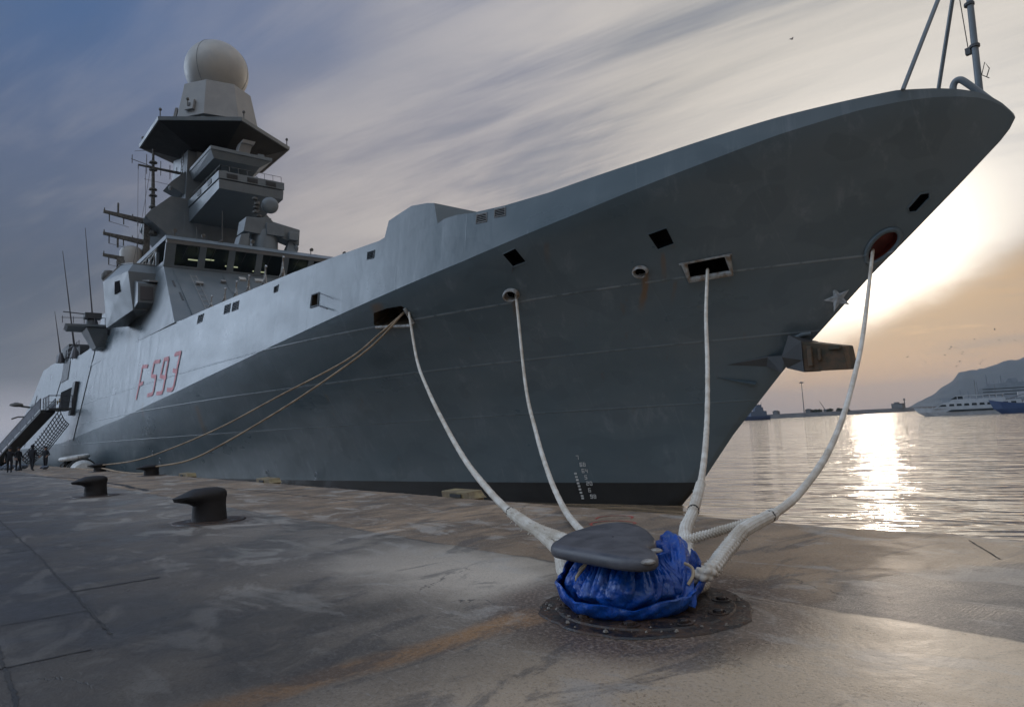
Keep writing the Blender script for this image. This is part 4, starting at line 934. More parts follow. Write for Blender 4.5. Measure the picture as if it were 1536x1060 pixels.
    for y, h in ((13.2,.8),(13.7,-.5),(14.4,1.1),(14.4,-.8),(15.6,.7),(15.6,-.7),(16.4,.5),(16.4,-.9),(17,.4)): g.tube([(-68,y,27.3),(-68,y,27.3+h)], .035, 5)
    g.tube([(-68,14.2,26.0),(-68,17.0,25.8)], .02, 4); g.tube([(-68,13.4,28.5),(-68,14.9,28.9)], .02, 4)
    g.build('crosstree', M_bare, pm)
    # aerial yards on their own post
    g = MB(); g.hexa([(-67.6,14.0,16.5),(-67.6,14.6,16.5),(-68.4,14.6,16.5),(-68.4,14.0,16.5)], [(-67.7,14.2,22.3),(-67.7,14.7,22.3),(-68.3,14.7,22.3),(-68.3,14.2,22.3)])
    g.tube([(-68,14.5,19.0),(-67,16.5,19.0)], .12, 6); g.tube([(-68,14.5,21.3),(-67,16.5,21.3)], .12, 6)
    for z in (17.6, 18.9, 20.6, 21.4): g.lathe((-67.7,14.9,z), [(.3,0),(.42,.15),(.3,.4)], 8)
    yp = g.build('aerial_post', M_bare, frig, smooth=True, angle=35)
    for z0, z1, y0 in ((22.35,21.95,10.95),(20.35,19.95,10.95),(18.4,18.05,10.95)):
        g = MB(); g.hexa([(-67.9,y0,z0-.12),(-68.1,y0,z0-.12),(-68.1,y0,z0+.12),(-67.9,y0,z0+.12)], [(-67.8,14.2,z1-.22),(-68.2,14.2,z1-.22),(-68.2,14.2,z1+.22),(-67.8,14.2,z1+.22)])
        for f, h in ((.03,.35),(.15,-.8),(.36,1.1 if z0 > 22 else -1.0),(.5,-.75),(.72,.4),(.85,-.6)):
            y = y0+(14.2-y0)*f; z = z0+(z1-z0)*f; g.tube([(-68,y,z),(-68,y,z+h)], .05 if abs(h) < 1 else .09, 6)
        g.tube([(-68,y0+.5,z0-.85),(-68,13.0,z1-.75)], .02, 4)
        g.build('yard', M_bare, yp)
    g = MB(); g.lathe((-68.5,13.3,17.3), [(.80,0),(.95,.3),(.95,1.7),(.75,2.1),(.3,2.3)], 16); g.build('satcom_cover', M_radome, frig, smooth=True, angle=50)
    g = MB(); g.lathe((-69.0,11.6,15.4), [(.3,0),(.3,.8),(.55,1.0),(.6,1.4),(.35,1.8)], 12); g.build('decoy_launcher', M_bare, frig, smooth=True, angle=50)
    # fire control director on the bridge roof
    g = MB(); g.lathe((-56.2,20.9,16.75), [(1.15,0),(1.1,1.9),(.95,2.3)], 16)
    g.hexa([(-55.3,18.9,18.5),(-55.3,20.6,18.4),(-57,20.6,18.4),(-57,18.9,18.5)], [(-55.2,19.1,19.7),(-55.2,21.2,19.9),(-57,21.2,19.9),(-57,19.1,19.7)])
    g.hexa([(-55.3,21.1,18.6),(-55.3,23.6,17.9),(-56.6,23.6,17.9),(-56.6,21.1,18.6)], [(-55.3,21.1,19.7),(-55.3,23.7,19.3),(-56.6,23.7,19.3),(-56.6,21.1,19.7)])
    g.box(-56.3,-55.0,20.7,22.2,18.4,19.4); g.box(-55.2,-54.9,22.6,23.4,18.2,18.9)
    g.hexa([(-55.3,18.4,17.0),(-55.3,19.2,16.8),(-56.6,19.2,16.8),(-56.6,18.4,17.0)], [(-55.3,18.7,18.2),(-55.3,19.4,18.4),(-56.6,19.4,18.4),(-56.6,18.7,18.2)])
    fd = g.build('fire_control_director', M_grey, frig, smooth=True, angle=30, bevel=.03)
    g = MB(); g.lathe((-55.7,21.25,21.15), [(.25,-.5),(.62,-.25),(.70,0),(.70,.12),(.62,.24),(.25,.32)], 24, axis=(1,-.25,-.05)); g.build('radar_dish', M_grey, fd, smooth=True, angle=50)
    g = MB()
    for k in range(7): g.lathe((-55.6+.2*math.sin(k*2.1),20.1+.18*math.cos(k*2.7),19.9+.24*k), [(.12,0),(.25,.08),(.25,.2),(.1,.28)], 8)
    g.build('optical_sensor', M_bare, fd, smooth=True, angle=40)
    g = MB(); g.hexa([(-55,22.2,16.75),(-55,23.6,16.75),(-56,23.6,16.75),(-56,22.2,16.75)], [(-55.3,22.7,18.1),(-55.3,23.0,18.1),(-55.7,23.0,18.1),(-55.7,22.7,18.1)]); g.lathe((-55.3,23.3,17.4), [(.2,0),(.25,.3),(.1,.5)], 8)
    g.box(-56,-54.8,23.4,24.6,16.75,17.1); g.build('roof_bracket', M_grey, frig)
    g = MB(); g.lathe((-55.6,25.1,16.7), [(.7,0),(.68,.2),(.55,.45),(.3,.62),(.05,.68)], 20); g.build('small_radome', M_grey, frig, smooth=True)
    # whip aerials
    for x, y0, z0, y1, z1, r in ((-80,12.3,12.2,11.3,24.0,.09),(-86,11.4,12.0,10.1,22.8,.09),(-95,11.2,12.4,10.5,17.7,.08)):
        g = MB(); g.tube([(x,y0,z0),(x,y0+(y1-y0)*.3,z0+(z1-z0)*.3),(x,y1,z1)], [r*1.4,r*.8,r*.3], 6); g.lathe((x,y0,z0-.8), [(.5,0),(.35,.6),(.16,1.2)], 8)
        g.build('whip_aerial', M_metal, frig)
    # deck clutter on the after weather deck
    g = MB(); g.box(-98,-92,11.6,16,12.1,13.5); g.box(-106,-101,12,18,12.4,13.7); g.box(-90,-87,12,15,11.6,12.7)
    g.box(-112,-76,14.5,YM-14.5,11,14.2); g.build('deckhouse', M_greyd, frig, bevel=.03)
    g = MB()
    for k in range(7):
        x = -84-k*1.5; g.tube([(x,11.5,11.3),(x,11.5,12.9)], .04, 5)
    g.tube([(-84,11.5,12.8),(-93,11.5,12.9)], .03, 5); g.tube([(-84,11.5,12.2),(-93,11.5,12.4)], .03, 5)
    g.build('guard_rail', M_metal, frig)
    # panel seams, recess and gangway door on the after side
    def sidept(X, z, lift=.03):
        u = -4-X; zk = interp(KNUC, u); tum = .11*(z-zk)*min(1, u/12)
        return Vector((X, YC-max(bk(u)-tum, 0)-lift, z))
    g = MB()
    for X0, X1, z0, z1 in ((-79.5,-74.2,2.3,11.0),(-97,-92,7.8,11.8),(-124,-118,2.2,9.3)):
        g = MB(); g.tube([sidept(X0+(X1-X0)*i/12, z0+(z1-z0)*i/12, .02) for i in range(13)], .055, 4); g.build('panel_seam', M_greyd, frig)
    def sidebox(X0, X1, z0, z1, m_, name, lift=.03, th=.04):
        g = MB(); g.hexa([sidept(X0,z0,lift), sidept(X1,z0,lift), sidept(X1,z1,lift), sidept(X0,z1,lift)], [sidept(X0,z0,lift+th), sidept(X1,z0,lift+th), sidept(X1,z1,lift+th), sidept(X0,z1,lift+th)])
        return g.build(name, m_, frig)
    sidebox(-93.0,-83.0,5.9,8.0,M_dark,'gangway_door')
    sidebox(-82.9,-81.3,4.9,8.3,M_greyd,'door_leaf',.05,.3)
    sidebox(-94.5,-89.5,9.2,11.3,M_greyd,'side_recess')
    g = MB()
    for (x, z) in ((-85.5,6.6),(-87,6.5)): g.lathe((x,10.1,z), [(.25,0),(.2,.1)], 8, axis=(0,-1,0))
    g.build('lifebuoy', M_yel, frig)
    sidebox(-60.5,-60.1,2,2.02,M_grey,'vent_plate')
    g = MB(); g.lathe((-126,9.4,8.4), [(.2,-.2),(.9,0),(.8,.25),(.2,.45)], 10); g.tube([(-126,9.4,8.4),(-126,11.5,8.0)], .15, 6); g.build('side_lantern', M_bare, frig)
    g = MB(); g.tube([(-131,9.2,6.6),(-131,10.0,6.9),(-131,11.2,6.9)], .12, 6); g.build('side_bracket', M_bare, frig)
    # stern: rounded side of the flight deck
    # foredeck stanchions with their stays
    for (X, h) in ((-42.2,.95),(-40,1.0),(-38.3,1.1),(-36.6,1.1),(-34.5,1.2),(-32.5,1.25)):
        u = -4-X; z = interp(DECK, u); y = YC-bk(u)+.11*(z-interp(KNUC,u))+.5
        g = MB(); g.tube([(X,y,z-.3),(X+.1,y,z+h)], [.055,.04], 6); g.tube([(X+.1,y,z+h),(X+.32,y,z+h-.1)], .04, 5)
        g.tube([(X,y,z+h*.75),(X-.45,y,z-.2)], .03, 5); g.tube([(X,y,z+h*.75),(X+.45,y,z-.2)], .03, 5)
        g.tube([(X,y,z+h*.5),(X-.2,y-.1,z+.2),(X+.2,y-.1,z+.4),(X,y,z+h*.55)], .03, 5)
        g.build('stanchion', M_frame, frig)
def clear_fn(t, b, P):
    gl = t.new('ShaderNodeBsdfGlossy'); gl.inputs['Roughness'].default_value = .04; gl.inputs['Color'].default_value = (.6,.65,.7,1)
    tr = t.new('ShaderNodeBsdfTransparent'); tr.inputs[0].default_value = (.55,.6,.58,1)
    fr = t.new('ShaderNodeFresnel'); fr.inputs[0].default_value = 1.45
    mx = t.new('ShaderNodeMixShader'); t.l.new(fr.outputs[0], mx.inputs[0]); t.l.new(tr.outputs[0], mx.inputs[1]); t.l.new(gl.outputs[0], mx.inputs[2])
    t.l.new(mx.outputs[0], [n for n in t.n if n.type == 'OUTPUT_MATERIAL'][0].inputs[0])
M_clear = mat('window_glazing', fn=clear_fn)
build_super()

def fittings():
    rg = random.Random(21)
    # ladder and cable runs up the mast, boxes, lamps, rails
    g = MB()
    for x in (-66.9, -67.5): g.tube([(x,16.38,16.6),(x,16.95,22.0),(x,17.35,29.0)], .035, 5)
    for k in range(34):
        f = k/34; z = 17+12*f; y = np.interp(z, [16.6,22,29], [16.38,16.95,17.35]); g.tube([(-66.9,y,z),(-67.5,y,z)], .025, 4)
    g.build('ladder', M_bare, frig)
    for (x, y, z, a, b_, c_) in ((-65.9,19.0,19.4,.05,.35,.5),(-65.9,21.6,18.6,.05,.5,.35),(-65.9,20.3,25.2,.06,.3,.4),(-65.85,18.6,28.3,.06,.4,.5),(-65.85,21.9,28.2,.06,.3,.6),(-58.0,18.2,24.1,.3,.2,.15),(-58.2,22.4,24.1,.25,.25,.2),(-61,18.3,27.2,.3,.25,.2),(-60.4,22.2,27.2,.25,.3,.25)):
        g = MB(); g.box(x-a, x+a, y-b_, y+b_, z-c_, z+c_); g.build('equipment_box', M_greyl if rg.random() < .4 else M_grey, frig, bevel=.02)
    for (p0, p1) in (((-57.3,17.7,23.95),(-57.3,22.9,23.95)), ((-57.3,17.7,23.95),(-66.0,17.7,23.95))):
        A, B = Vector(p0), Vector(p1); g = MB(); n = 7
        for k in range(n+1): p = A.lerp(B, k/n); g.tube([p, p+Vector((0,0,.55))], .022, 4)
        g.tube([A+Vector((0,0,.55)), B+Vector((0,0,.55))], .02, 4); g.build('guard_rail', M_bare, frig)
    for (x, y, z) in ((-60.2,15.9,30.4),(-63.5,14.5,30.4),(-70.6,14.6,30.4),(-60.0,20.6,30.4),(-63.5,26.0,30.4)):
        g = MB(); g.tube([(x,y,z),(x,y,z+.5)], .05, 5); g.lathe((x,y,z+.5), [(.1,0),(.14,.08),(.1,.22),(.02,.26)], 8); g.build('marker_lamp', M_bare, frig)
    # cables slung from the pole mast
    for (a, b_) in (((-68,13.7,27.25),(-66.5,13.4,16.0)), ((-68,14.95,28.8),(-66,12.8,16.3)), ((-68,14.3,27.2),(-67.8,14.3,22.4))):
        A, B = Vector(a), Vector(b_); g = MB(); g.tube([A.lerp(B, k/8)+Vector((0,0,-.4*math.sin(math.pi*k/8))) for k in range(9)], .022, 4); g.build('stay_wire', M_metal, frig)
    # wheelhouse roof edge: small lamps, horn, rail
    for (y, h) in ((13.2,.35),(15.2,.25),(18.9,.3),(23.8,.3),(26.8,.4)):
        g = MB(); g.tube([(-53.4,y,16.7),(-53.4,y,16.7+h)], .035, 5); g.lathe((-53.3,y,16.7+h+.08), [(.03,-.12),(.12,-.08),(.15,.12)], 10, axis=(1,0,-.15)); g.build('deck_light', M_bare, frig)
    # things on the sloping deckhouse front
    for (y, s_, w, h) in ((14.4,.70,.5,.28),(19.6,.55,.45,.5),(20.2,.30,.8,.35),(16.2,.78,.35,.2),(22.4,.45,.6,.6)):
        a = Vector((-47.2,y,9.25)).lerp(Vector((-53.3,y,14.35)), s_)+Vector((.08,0,.1)); g = MB(); g.obox(a, (0,w/2,0), Vector((-.77,0,.64))*h/2, Vector((.64,0,.77))*.09); g.build('junction_box', M_greyl if s_ > .6 else M_grey, frig, bevel=.015)
    for y in (13.0, 16.45, 18.3, 20.6):
        g = MB(); a = Vector((-47.2,y,9.25)); b_ = Vector((-53.3,y,14.35)); g.tube([a.lerp(b_, .05)+Vector((.05,0,.06)), a.lerp(b_, .95)+Vector((.05,0,.06))], .022, 4); g.build('conduit', M_grey, frig)
    for y in (14.2, 19.5):
        for k in range(9):
            a = Vector((-47.2,y,9.25)).lerp(Vector((-53.3,y,14.35)), .1+k*.09)+Vector((.09,0,.11)); g = MB() if k == 0 else g; g.tube([a-Vector((0,.2,0)), a+Vector((0,.2,0))], .022, 4)
        for q in (-.2, .2): g.tube([Vector((-47.2,y+q,9.25)).lerp(Vector((-53.3,y+q,14.35)), .08)+Vector((.09,0,.11)), Vector((-47.2,y+q,9.25)).lerp(Vector((-53.3,y+q,14.35)), .84)+Vector((.09,0,.11))], .02, 4)
        g.build('ladder', M_greyl, frig)
    # rust lips and welded doublers round the ports, sidelights and pad eyes down the hull
    for key in ('port_a', 'port_b', 'slot'):
        d = DATA[key]; n = Vector(d['n']); P = [Vector(p)+n*.006 for p in d['p']]; g = MB(); g.tube(P+[P[0]], .020, 6, cap=False); g.build('port_rim', M_hull, frig)
fittings()
# jackstaff on the bow
g = MB(); g.tube([(-4.80,YC,8.7),(-4.74,YC,12.2),(-4.72,YC,14.2)], [.085,.075,.06], 12); js = g.build('jackstaff', M_grey, frig, smooth=True)
g = MB(); g.tube([(-5.85,18.15,9.25),(-4.74,YC,13.6)], .055, 8); g.build('strut', M_grey, js, smooth=True)
g = MB(); g.tube([(-6.5,21.95,9.15),(-4.74,YC,13.6)], .055, 8); g.build('strut', M_grey, js, smooth=True)
g = MB()
for z in (10.6, 11.75):
    g = MB(); g.lathe((-4.77,YC,z), [(.075,-.03),(.12,-.02),(.12,.05),(.075,.06)], 12); cl_ = g.build('collar', M_greyd, js)
g = MB(); g.box(-4.98,-4.86,YC-.06,YC+.06,10.45,10.62); g.build('cleat', M_greyd, js)
g = MB(); g.tube([(-5.0,YC+.05,12.8),(-4.92,YC+.02,10.6)], .012, 5); g.tube([(-4.6,YC,9.7),(-4.52,YC,9.9),(-4.6,YC,10.1),(-4.7,YC,9.8),(-4.55,YC,9.65)], .012, 5); g.build('halyard', M_serv, js)
g = MB(); g.tube(catmull([(-5.25,YC-.5,9.0),(-5.22,YC-.5,9.55),(-5.08,YC-.5,9.68),(-4.9,YC-.42,9.50),(-4.42,YC-.12,8.80)], 6), .085, 10); g.build('bow_rail', M_grey, frig, smooth=True)
# stowed bow anchor
def anchor():
    M_anc = mat('rusty_anchor', fn=dirty((.10,.060,.032), (.045,.048,.036), 3.2, (.6,.8), .5, 14))
    g = MB()
    F0 = [(-9.75,19.55,2.62),(-9.75,19.55,3.50),(-9.75,20.55,3.55),(-9.75,20.55,2.66)]
    F1 = [(-8.66,19.95,2.58),(-8.74,19.95,3.28),(-8.78,20.75,3.32),(-8.70,20.75,2.62)]
    g.hexa(F0, F1); g.box(-9.6,-9.45,19.50,19.60,2.75,3.35); g.box(-9.35,-9.25,19.62,19.72,2.9,3.25); g.box(-9.1,-8.75,19.78,19.86,3.18,3.30)
    a = thingpart = g.build('anchor', M_anc, frig, bevel=.03)
    g = MB(); g.hexa([(-10.35,19.7,2.78),(-10.30,19.35,3.1),(-10.1,19.5,3.75),(-10.5,20.6,3.6),(-10.5,20.6,2.85)], [(-9.74,19.53,2.60),(-9.74,19.50,2.95),(-9.74,19.52,3.52),(-9.74,20.6,3.56),(-9.74,20.6,2.64)])
    g.build('crown', M_greyd, a)
    AR = [Vector(p) for p in DATA['arch']]; LG = [Vector(p) for p in DATA['ledge']]; o_ = Vector((.25,-.75,-.4))
    g = MB(); g.hexa([LG[0]+o_*.02, LG[1]+o_*.02, LG[4]+o_*.02], [LG[2]+o_*.10, LG[2]+o_*.40+Vector((.1,0,.05)), LG[3]+o_*.45+Vector((.15,0,-.05))]); g.build('fluke', M_greyd, a)
    g = MB(); g.tube(catmull([p+o_*.03 for p in AR], 6), .065, 8); g.build('hawse_arch', M_hull, a, smooth=True)
    c0 = sum(AR, Vector())/5+Vector((.05,.1,-.22)); g = MB(); g.sphere(tuple(c0), .34, 16, sx=1.0, sy=.5, sz=.7); g.build('hawse_mouth', M_dark, a, smooth=True)
    g = MB(); g.hexa([LG[5], LG[6], LG[7]], [LG[5]+o_*.02, LG[6]+o_*.22, LG[7]+o_*.10]); g.build('bolster', M_hull, frig)
anchor()
# ------------------------------------------------------------------ mooring ropes
def rope_mesh(pts, r, step=.2, n=24, amp=.36, pitch=1.0, seed=0, taper=None, fr=2):
    P = catmull(pts, 12) if len(pts) > 2 else [Vector(p) for p in pts]
    P, L = resample(P, r*step); V = []; up = None; N = len(P); rg = random.Random(seed); wob = [rg.uniform(-1,1) for _ in range(N//12+3)]
    for i, p in enumerate(P):
        d = (P[min(i+1,N-1)]-P[max(i-1,0)]).normalized()
        if up is None: up = Vector((0,0,1)) if abs(d.z) < .95 else Vector((1,0,0))
        up = (up-d*up.dot(d)).normalized(); sd = d.cross(up); s = L*i/(N-1)
        q = i/12; w_ = wob[int(q)]*(1-(q % 1))+wob[int(q)+1]*(q % 1)
        rr = r*(1+.05*w_)*(taper(s/L) if taper else 1)
        for k in range(n):
            a = 2*math.pi*k/n; th = s/(r*pitch)*math.pi
            h = abs(math.sin(fr*a+th))*abs(math.sin(fr*a-th))
            h = h**.6
            R_ = rr*(1-amp*.8+amp*h); V.append(p+(up*math.cos(a)+sd*math.sin(a))*R_)
    F = [(i*n+k, i*n+(k+1) % n, (i+1)*n+(k+1) % n, (i+1)*n+k) for i in range(N-1) for k in range(n)]
    F += [tuple(range(n-1,-1,-1)), tuple(range((N-1)*n, N*n))]
    return V, F
def rope(name, pts, r, m_, label, cat='rope', group=None, **k):
    V, F = rope_mesh(pts, r, **k)
    me = bpy.data.meshes.new(name); O = Vector(pts[-1])
    me.from_pydata([tuple(Vector(v)-O) for v in V], [], F); me.materials.append(m_)
    me.polygons.foreach_set('use_smooth', [True]*len(me.polygons))
    o = bpy.data.objects.new(name, me); col.objects.link(o); o.location = O; o['_o'] = tuple(O)
    if label: tag(o, label, cat, group)
    return o
def rope_part(name, parent, pts, r, m_, **k):
    k.setdefault('n', 36); k.setdefault('fr', 3); V, F = rope_mesh(pts, r, **k); O = Vector(root_of(parent)['_o'])
    me = bpy.data.meshes.new(name); me.from_pydata([tuple(Vector(v)-O) for v in V], [], F); me.materials.append(m_)
    me.polygons.foreach_set('use_smooth', [True]*len(me.polygons))
    o = bpy.data.objects.new(name, me); col.objects.link(o); o.parent = parent; return o
def fuzz(name, parent, pts, r, m_, n=60, seed=3, ln=.05):
    """short stray fibre ends standing off a splice"""
    rg = random.Random(seed); P, L = resample(catmull(pts, 8), .02); g = MB()
    for k in range(n):
        p = rg.choice(P); a = Vector((rg.uniform(-1,1), rg.uniform(-1,1), rg.uniform(-1,1))).normalized()
        q = p+a*r*.9; e_ = q+a*ln*rg.uniform(.3,1)+Vector((0,0,-.01)); g.tube([q, (q+e_)/2+Vector((rg.uniform(-1,1),rg.uniform(-1,1),rg.uniform(-1,1)))*.008, e_], .004, 4)
    return tag(g.build(name, m_, parent), kind='stuff')
def whip(parent, p, d, r, w=.05):
    g = MB(); d = Vector(d).normalized(); p = Vector(p); g.lathe(p-d*w/2, [(r*.9,0),(r*1.08,w*.2),(r*1.1,w*.8),(r*.9,w)], 14, axis=d); return g.build('whipping', M_serv, parent, smooth=True)
G_R = 'mooring ropes from the bow to the tarpaulin-wrapped bollard'
BC = Vector((-3.60, 4.12, .30))
A = DATA['ropeA'][:-1]
ra = rope('mooring_rope', A[:-1]+[DATA['ropeA'][-2]], .047, M_rope, 'tan mooring rope from the wide rusty chock to the left side of the wrapped bollard', group=G_R)
p0 = Vector(DATA['ropeA'][-3]); p1 = Vector(DATA['ropeA'][-2])
rope_part('eye_splice', ra, [p0, p1, (-4.75,4.62,.30), (-4.15,4.30,.24)], .064, M_rope, seed=4, amp=.42, pitch=.8, step=.15)
rope_part('eye_leg', ra, [p1, (-4.8,4.52,.23), (-4.30,4.10,.17), (-3.95,3.92,.16)], .050, M_rope, seed=9, amp=.42, pitch=.8, step=.15)
fuzz('frayed_ends', ra, [p0, p1, (-4.75,4.62,.30)], .064, M_rope, 90); whip(ra, p0.lerp(p1,.05), p1-p0, .060, .03)
B = DATA['ropeB']
rb = rope('mooring_rope', B[:-1]+[(-5.35,5.6,.12),(-4.55,5.0,.26),(-3.9,4.45,.36)], .047, M_rope, 'mooring rope hanging from the left round fairlead to the back of the wrapped bollard', group=G_R, seed=2)
whip(rb, (-4.9,5.26,.19), (.8,-.6,.1), .07)
C_ = DATA['ropeC']
rc = rope('mooring_rope', C_[:-1]+[(-3.75,5.1,.28),(-3.45,4.75,.26)], .045, M_rope, 'mooring rope falling almost straight down from the rectangular chock near the bow', group=G_R, seed=3)
rope_part('eye_splice', rc, [C_[5], C_[6], C_[7], (-3.75,5.1,.28)], .060, M_rope, seed=5, amp=.40, pitch=.8, step=.16)
rope_part('eye_leg', rc, [C_[7], (-3.75,5.15,.16), (-3.35,4.75,.10), (-3.30,4.50,.10)], .045, M_rope, seed=6, amp=.4, pitch=.8, step=.16)
fuzz('frayed_ends', rc, [C_[5], C_[6], C_[7]], .07, M_rope, 40, 5); whip(rc, Vector(C_[6]), Vector(C_[7])-Vector(C_[6]), .062, .04)
D_ = DATA['ropeD']
fork = Vector(D_[8])
rd = rope('mooring_rope', D_[:9], .045, M_rope, 'pale mooring rope looping over the water from the red hawse, forked near the bollard', group=G_R, seed=7)
rope_part('eye_splice', rd, [D_[7], D_[8], Vector(D_[8]).lerp(Vector(D_[9]),.6)], .060, M_rope, seed=8, amp=.40, pitch=.8, step=.15)
rope_part('eye_leg', rd, [fork, D_[9], D_[10], (-3.26,4.36,.20), (-3.42,4.20,.14)], .058, M_rope, seed=10, amp=.44, pitch=1.0, step=.13, fr=2)
rope_part('eye_leg', rd, [fork, (-3.63,5.95,.40), (-3.72,5.45,.36), (-3.78,5.10,.33), (-3.75,4.80,.32), (-3.7,4.5,.32)], .042, M_rope, seed=11, amp=.42, pitch=.9, step=.16)
fuzz('frayed_ends', rd, [D_[8], D_[9], D_[10]], .064, M_rope, 70, 6, .03); dd = Vector(D_[8])-Vector(D_[7]); whip(rd, Vector(D_[7]).lerp(Vector(D_[8]),.15), dd, .056, .05)
G_S = 'long ropes leading aft to the two small bollards at the quay edge'
rope('mooring_rope', DATA['ropeE'], .040, M_ropeold, 'upper of two long thin ropes slanting aft down across the dark hull', group=G_S, n=10, step=.8)
rope('mooring_rope', DATA['ropeF'], .040, M_ropeold, 'lower of two long thin ropes slanting aft down across the dark hull', group=G_S, n=10, step=.8)
rope('mooring_rope', [(-37,8.2,.3),(-39,8.15,.05),(-44,8.1,.04),(-48,7.9,.2),(-52,8.2,.04),(-60,8.1,.04)], .045, M_ropeold, 'rope lying slack on the quay edge between the small far bollards', n=8, step=1.0)

# ------------------------------------------------------------------ bollards
def grime(name, c, R_, parent, n=46, seed=1, z=.006):
    """bits of broken concrete and weed caught on the base plate"""
    rg = random.Random(seed); g = MB()
    for k in range(n):
        a = rg.uniform(0,6.28); r_ = R_*rg.uniform(.72,.98); s_ = rg.uniform(.006,.018); cx, cy = c[0]+r_*math.cos(a), c[1]+r_*math.sin(a)
        v = [(cx+s_*rg.uniform(.6,1.4)*math.cos(t_), cy+s_*rg.uniform(.6,1.4)*math.sin(t_)) for t_ in (0.2,1.4,2.5,3.7,5)]
        g.hexa([(x,y,z) for x,y in v], [(cx+(x-cx)*.6, cy+(y-cy)*.6, z+s_*.9) for x,y in v])
    return g.build(name, mat('pale_debris', fn=dirty((.26,.24,.21), (.10,.08,.06), 20, (.7,.9))), parent)
def plate_fn(t, b, P):
    n = t.noise(P, 7, 6, .65); n2 = t.noise(P, 28, 5, .65)
    c = t.mix(t.mr(n, .40, .60), (.012,.011,.012), (.055,.030,.018)); c = t.mix(t.mr(n2, .58, .66, 0, .6), c, (.15,.070,.032))
    c = t.mix(t.mr(n2, .36, .26, 0, .7), c, (.012,.011,.012))
    t.put(b.inputs['Base Color'], c); t.put(b.inputs['Roughness'], t.mr(n, .35, .65, .28, .7)); t.put(b.inputs['Normal'], t.bump(t.m('ADD', n, t.m('MULTIPLY', n2, .5)), .6, .02))
M_plate = mat('rusty_base_plate', fn=plate_fn)
HEAD = [(-3.99,3.70),(-3.86,3.60),(-3.45,3.56),(-3.12,3.55),(-2.98,3.63),(-3.02,3.78),(-3.22,3.93),(-3.26,4.06),(-3.40,4.22),(-3.70,4.44),(-3.98,4.52),(-4.12,4.36),(-4.14,4.02)]
mb = thing('bollard', (-3.6,4.15,0), 'large dark quay bollard with heart-shaped grey head rising from a blue tarpaulin', 'bollard')
g = MB(); g.lathe((-3.5,4.17,0), [(.79,.002),(.78,.014),(.67,.018),(.66,.030),(.45,.034)], 56)
for i_, p_ in enumerate(g.v):
    p_ = Vector(p_); q_ = p_-Vector((-3.5,4.17,0)); r_ = math.hypot(q_.x, q_.y); a_ = math.atan2(q_.y, q_.x)
    if r_ > .7: k_ = 1+.018*math.sin(5*a_+1)+.014*math.sin(11*a_)+.010*math.sin(23*a_+2); g.v[i_] = (-3.5+q_.x*k_, 4.17+q_.y*k_, p_.z)
bp = g.build('base_plate', M_plate, mb, smooth=True, angle=30)
for k in range(10):
    a = k*2*math.pi/10+.2; cx, cy = -3.5+.585*math.cos(a), 4.17+.585*math.sin(a)
    g = MB(); g.lathe((cx,cy,.028), [(.075,0),(.075,.010),(.055,.012),(.05,.004)], 14); g.lathe((cx,cy,.03), [(.038,0),(.038,.022),(.025,.028)], 6); g.build('anchor_bolt', M_plate, bp)
grime('debris', (-3.5,4.17), .78, mb, 90, 2, .02)
g = MB(); g.lathe((-3.6,4.12,.03), [(.36,0),(.30,.12),(.28,.28),(.30,.36)], 28); g.build('post', M_boll, mb, smooth=True)
g = MB(); Q = catmull([(x,y,0) for x,y in HEAD+HEAD[:1]], 6)[:-1]; hc = Vector((-3.60,3.98,0)); n_ = len(Q); V = []; F = []
for s_, z in [(.02,.528),(.5,.523),(.85,.512),(.955,.503),(.992,.484),(1.0,.460),(.992,.432),(.955,.412),(.85,.402),(.5,.392),(.02,.39)]:
    V += [hc+(q-hc)*s_+Vector((0,0,z+(max(0,(q.y-hc.y)*s_+.15)*.085 if z > .45 else 0))) for q in Q]
for j in range(10):
    for i in range(n_): F.append((j*n_+i, j*n_+(i+1) % n_, (j+1)*n_+(i+1) % n_, (j+1)*n_+i))
g.add(V, F); hd = g.build('head', M_bollh, mb, smooth=True, angle=70)
g = MB()
for (x, y, r_) in ((-3.20,3.98,.05),(-3.0,3.64,.055)): g.sphere((x,y,.478), r_, 10, sz=.35)
g.build('worn_edge', mat('worn_bare_steel', fn=dirty((.34,.33,.31), (.12,.10,.09), 20, (.35,.5))), hd, smooth=True)
def small_bollard(x, y, r, h, label, top, base_r=.62, seed=1, group='small mooring bollards along the quay'):
    b_ = thing('bollard', (x,y,0), label, 'bollard', group)
    g = MB(); g.lathe((x,y,0), [(base_r,.003),(base_r*.98,.02),(base_r*.5,.03)], 32); g.build('base_plate', M_plate, b_)
    # post that leans a little and swells into a head hooked towards the land (-y)
    V = []; F = []; n = 24
    prof = [(0,1.02,0,1),(.12,.98,0,1),(.5,.93,0,1),(.68,.95,-.02,1.0),(.76,1.0,-.14,1.35),(.86,.98,-.17,1.40),(.94,.86,-.13,1.30),(.99,.60,-.06,1.1),(1.01,.2,0,1)]
    for f, s_, oy, st in prof:
        for k in range(n):
            a = 2*math.pi*k/n; cy = math.sin(a); cx = math.cos(a)
            yy = cy*r*s_*(st*1.25 if cy < 0 and f > .6 else 1.0)
            zz = f*h - (.10*h*max(0,-cy)*(1 if .6 < f < .97 else 0))
            V.append((x+cx*r*s_, y+yy+(oy*h if cy < 0 else 0), zz))
    for j in range(len(prof)-1):
        for i in range(n): F.append((j*n+i, j*n+(i+1) % n, (j+1)*n+(i+1) % n, (j+1)*n+i))
    F.append(tuple(range((len(prof)-1)*n, len(prof)*n)))
    make_obj('post', V, F, M_boll, b_, smooth=True, angle=50)
    return b_
small_bollard(-13.15, 3.85, .30, .60, 'black hooked bollard on rusty plate, the nearer of two standing bare on the slab', 0)
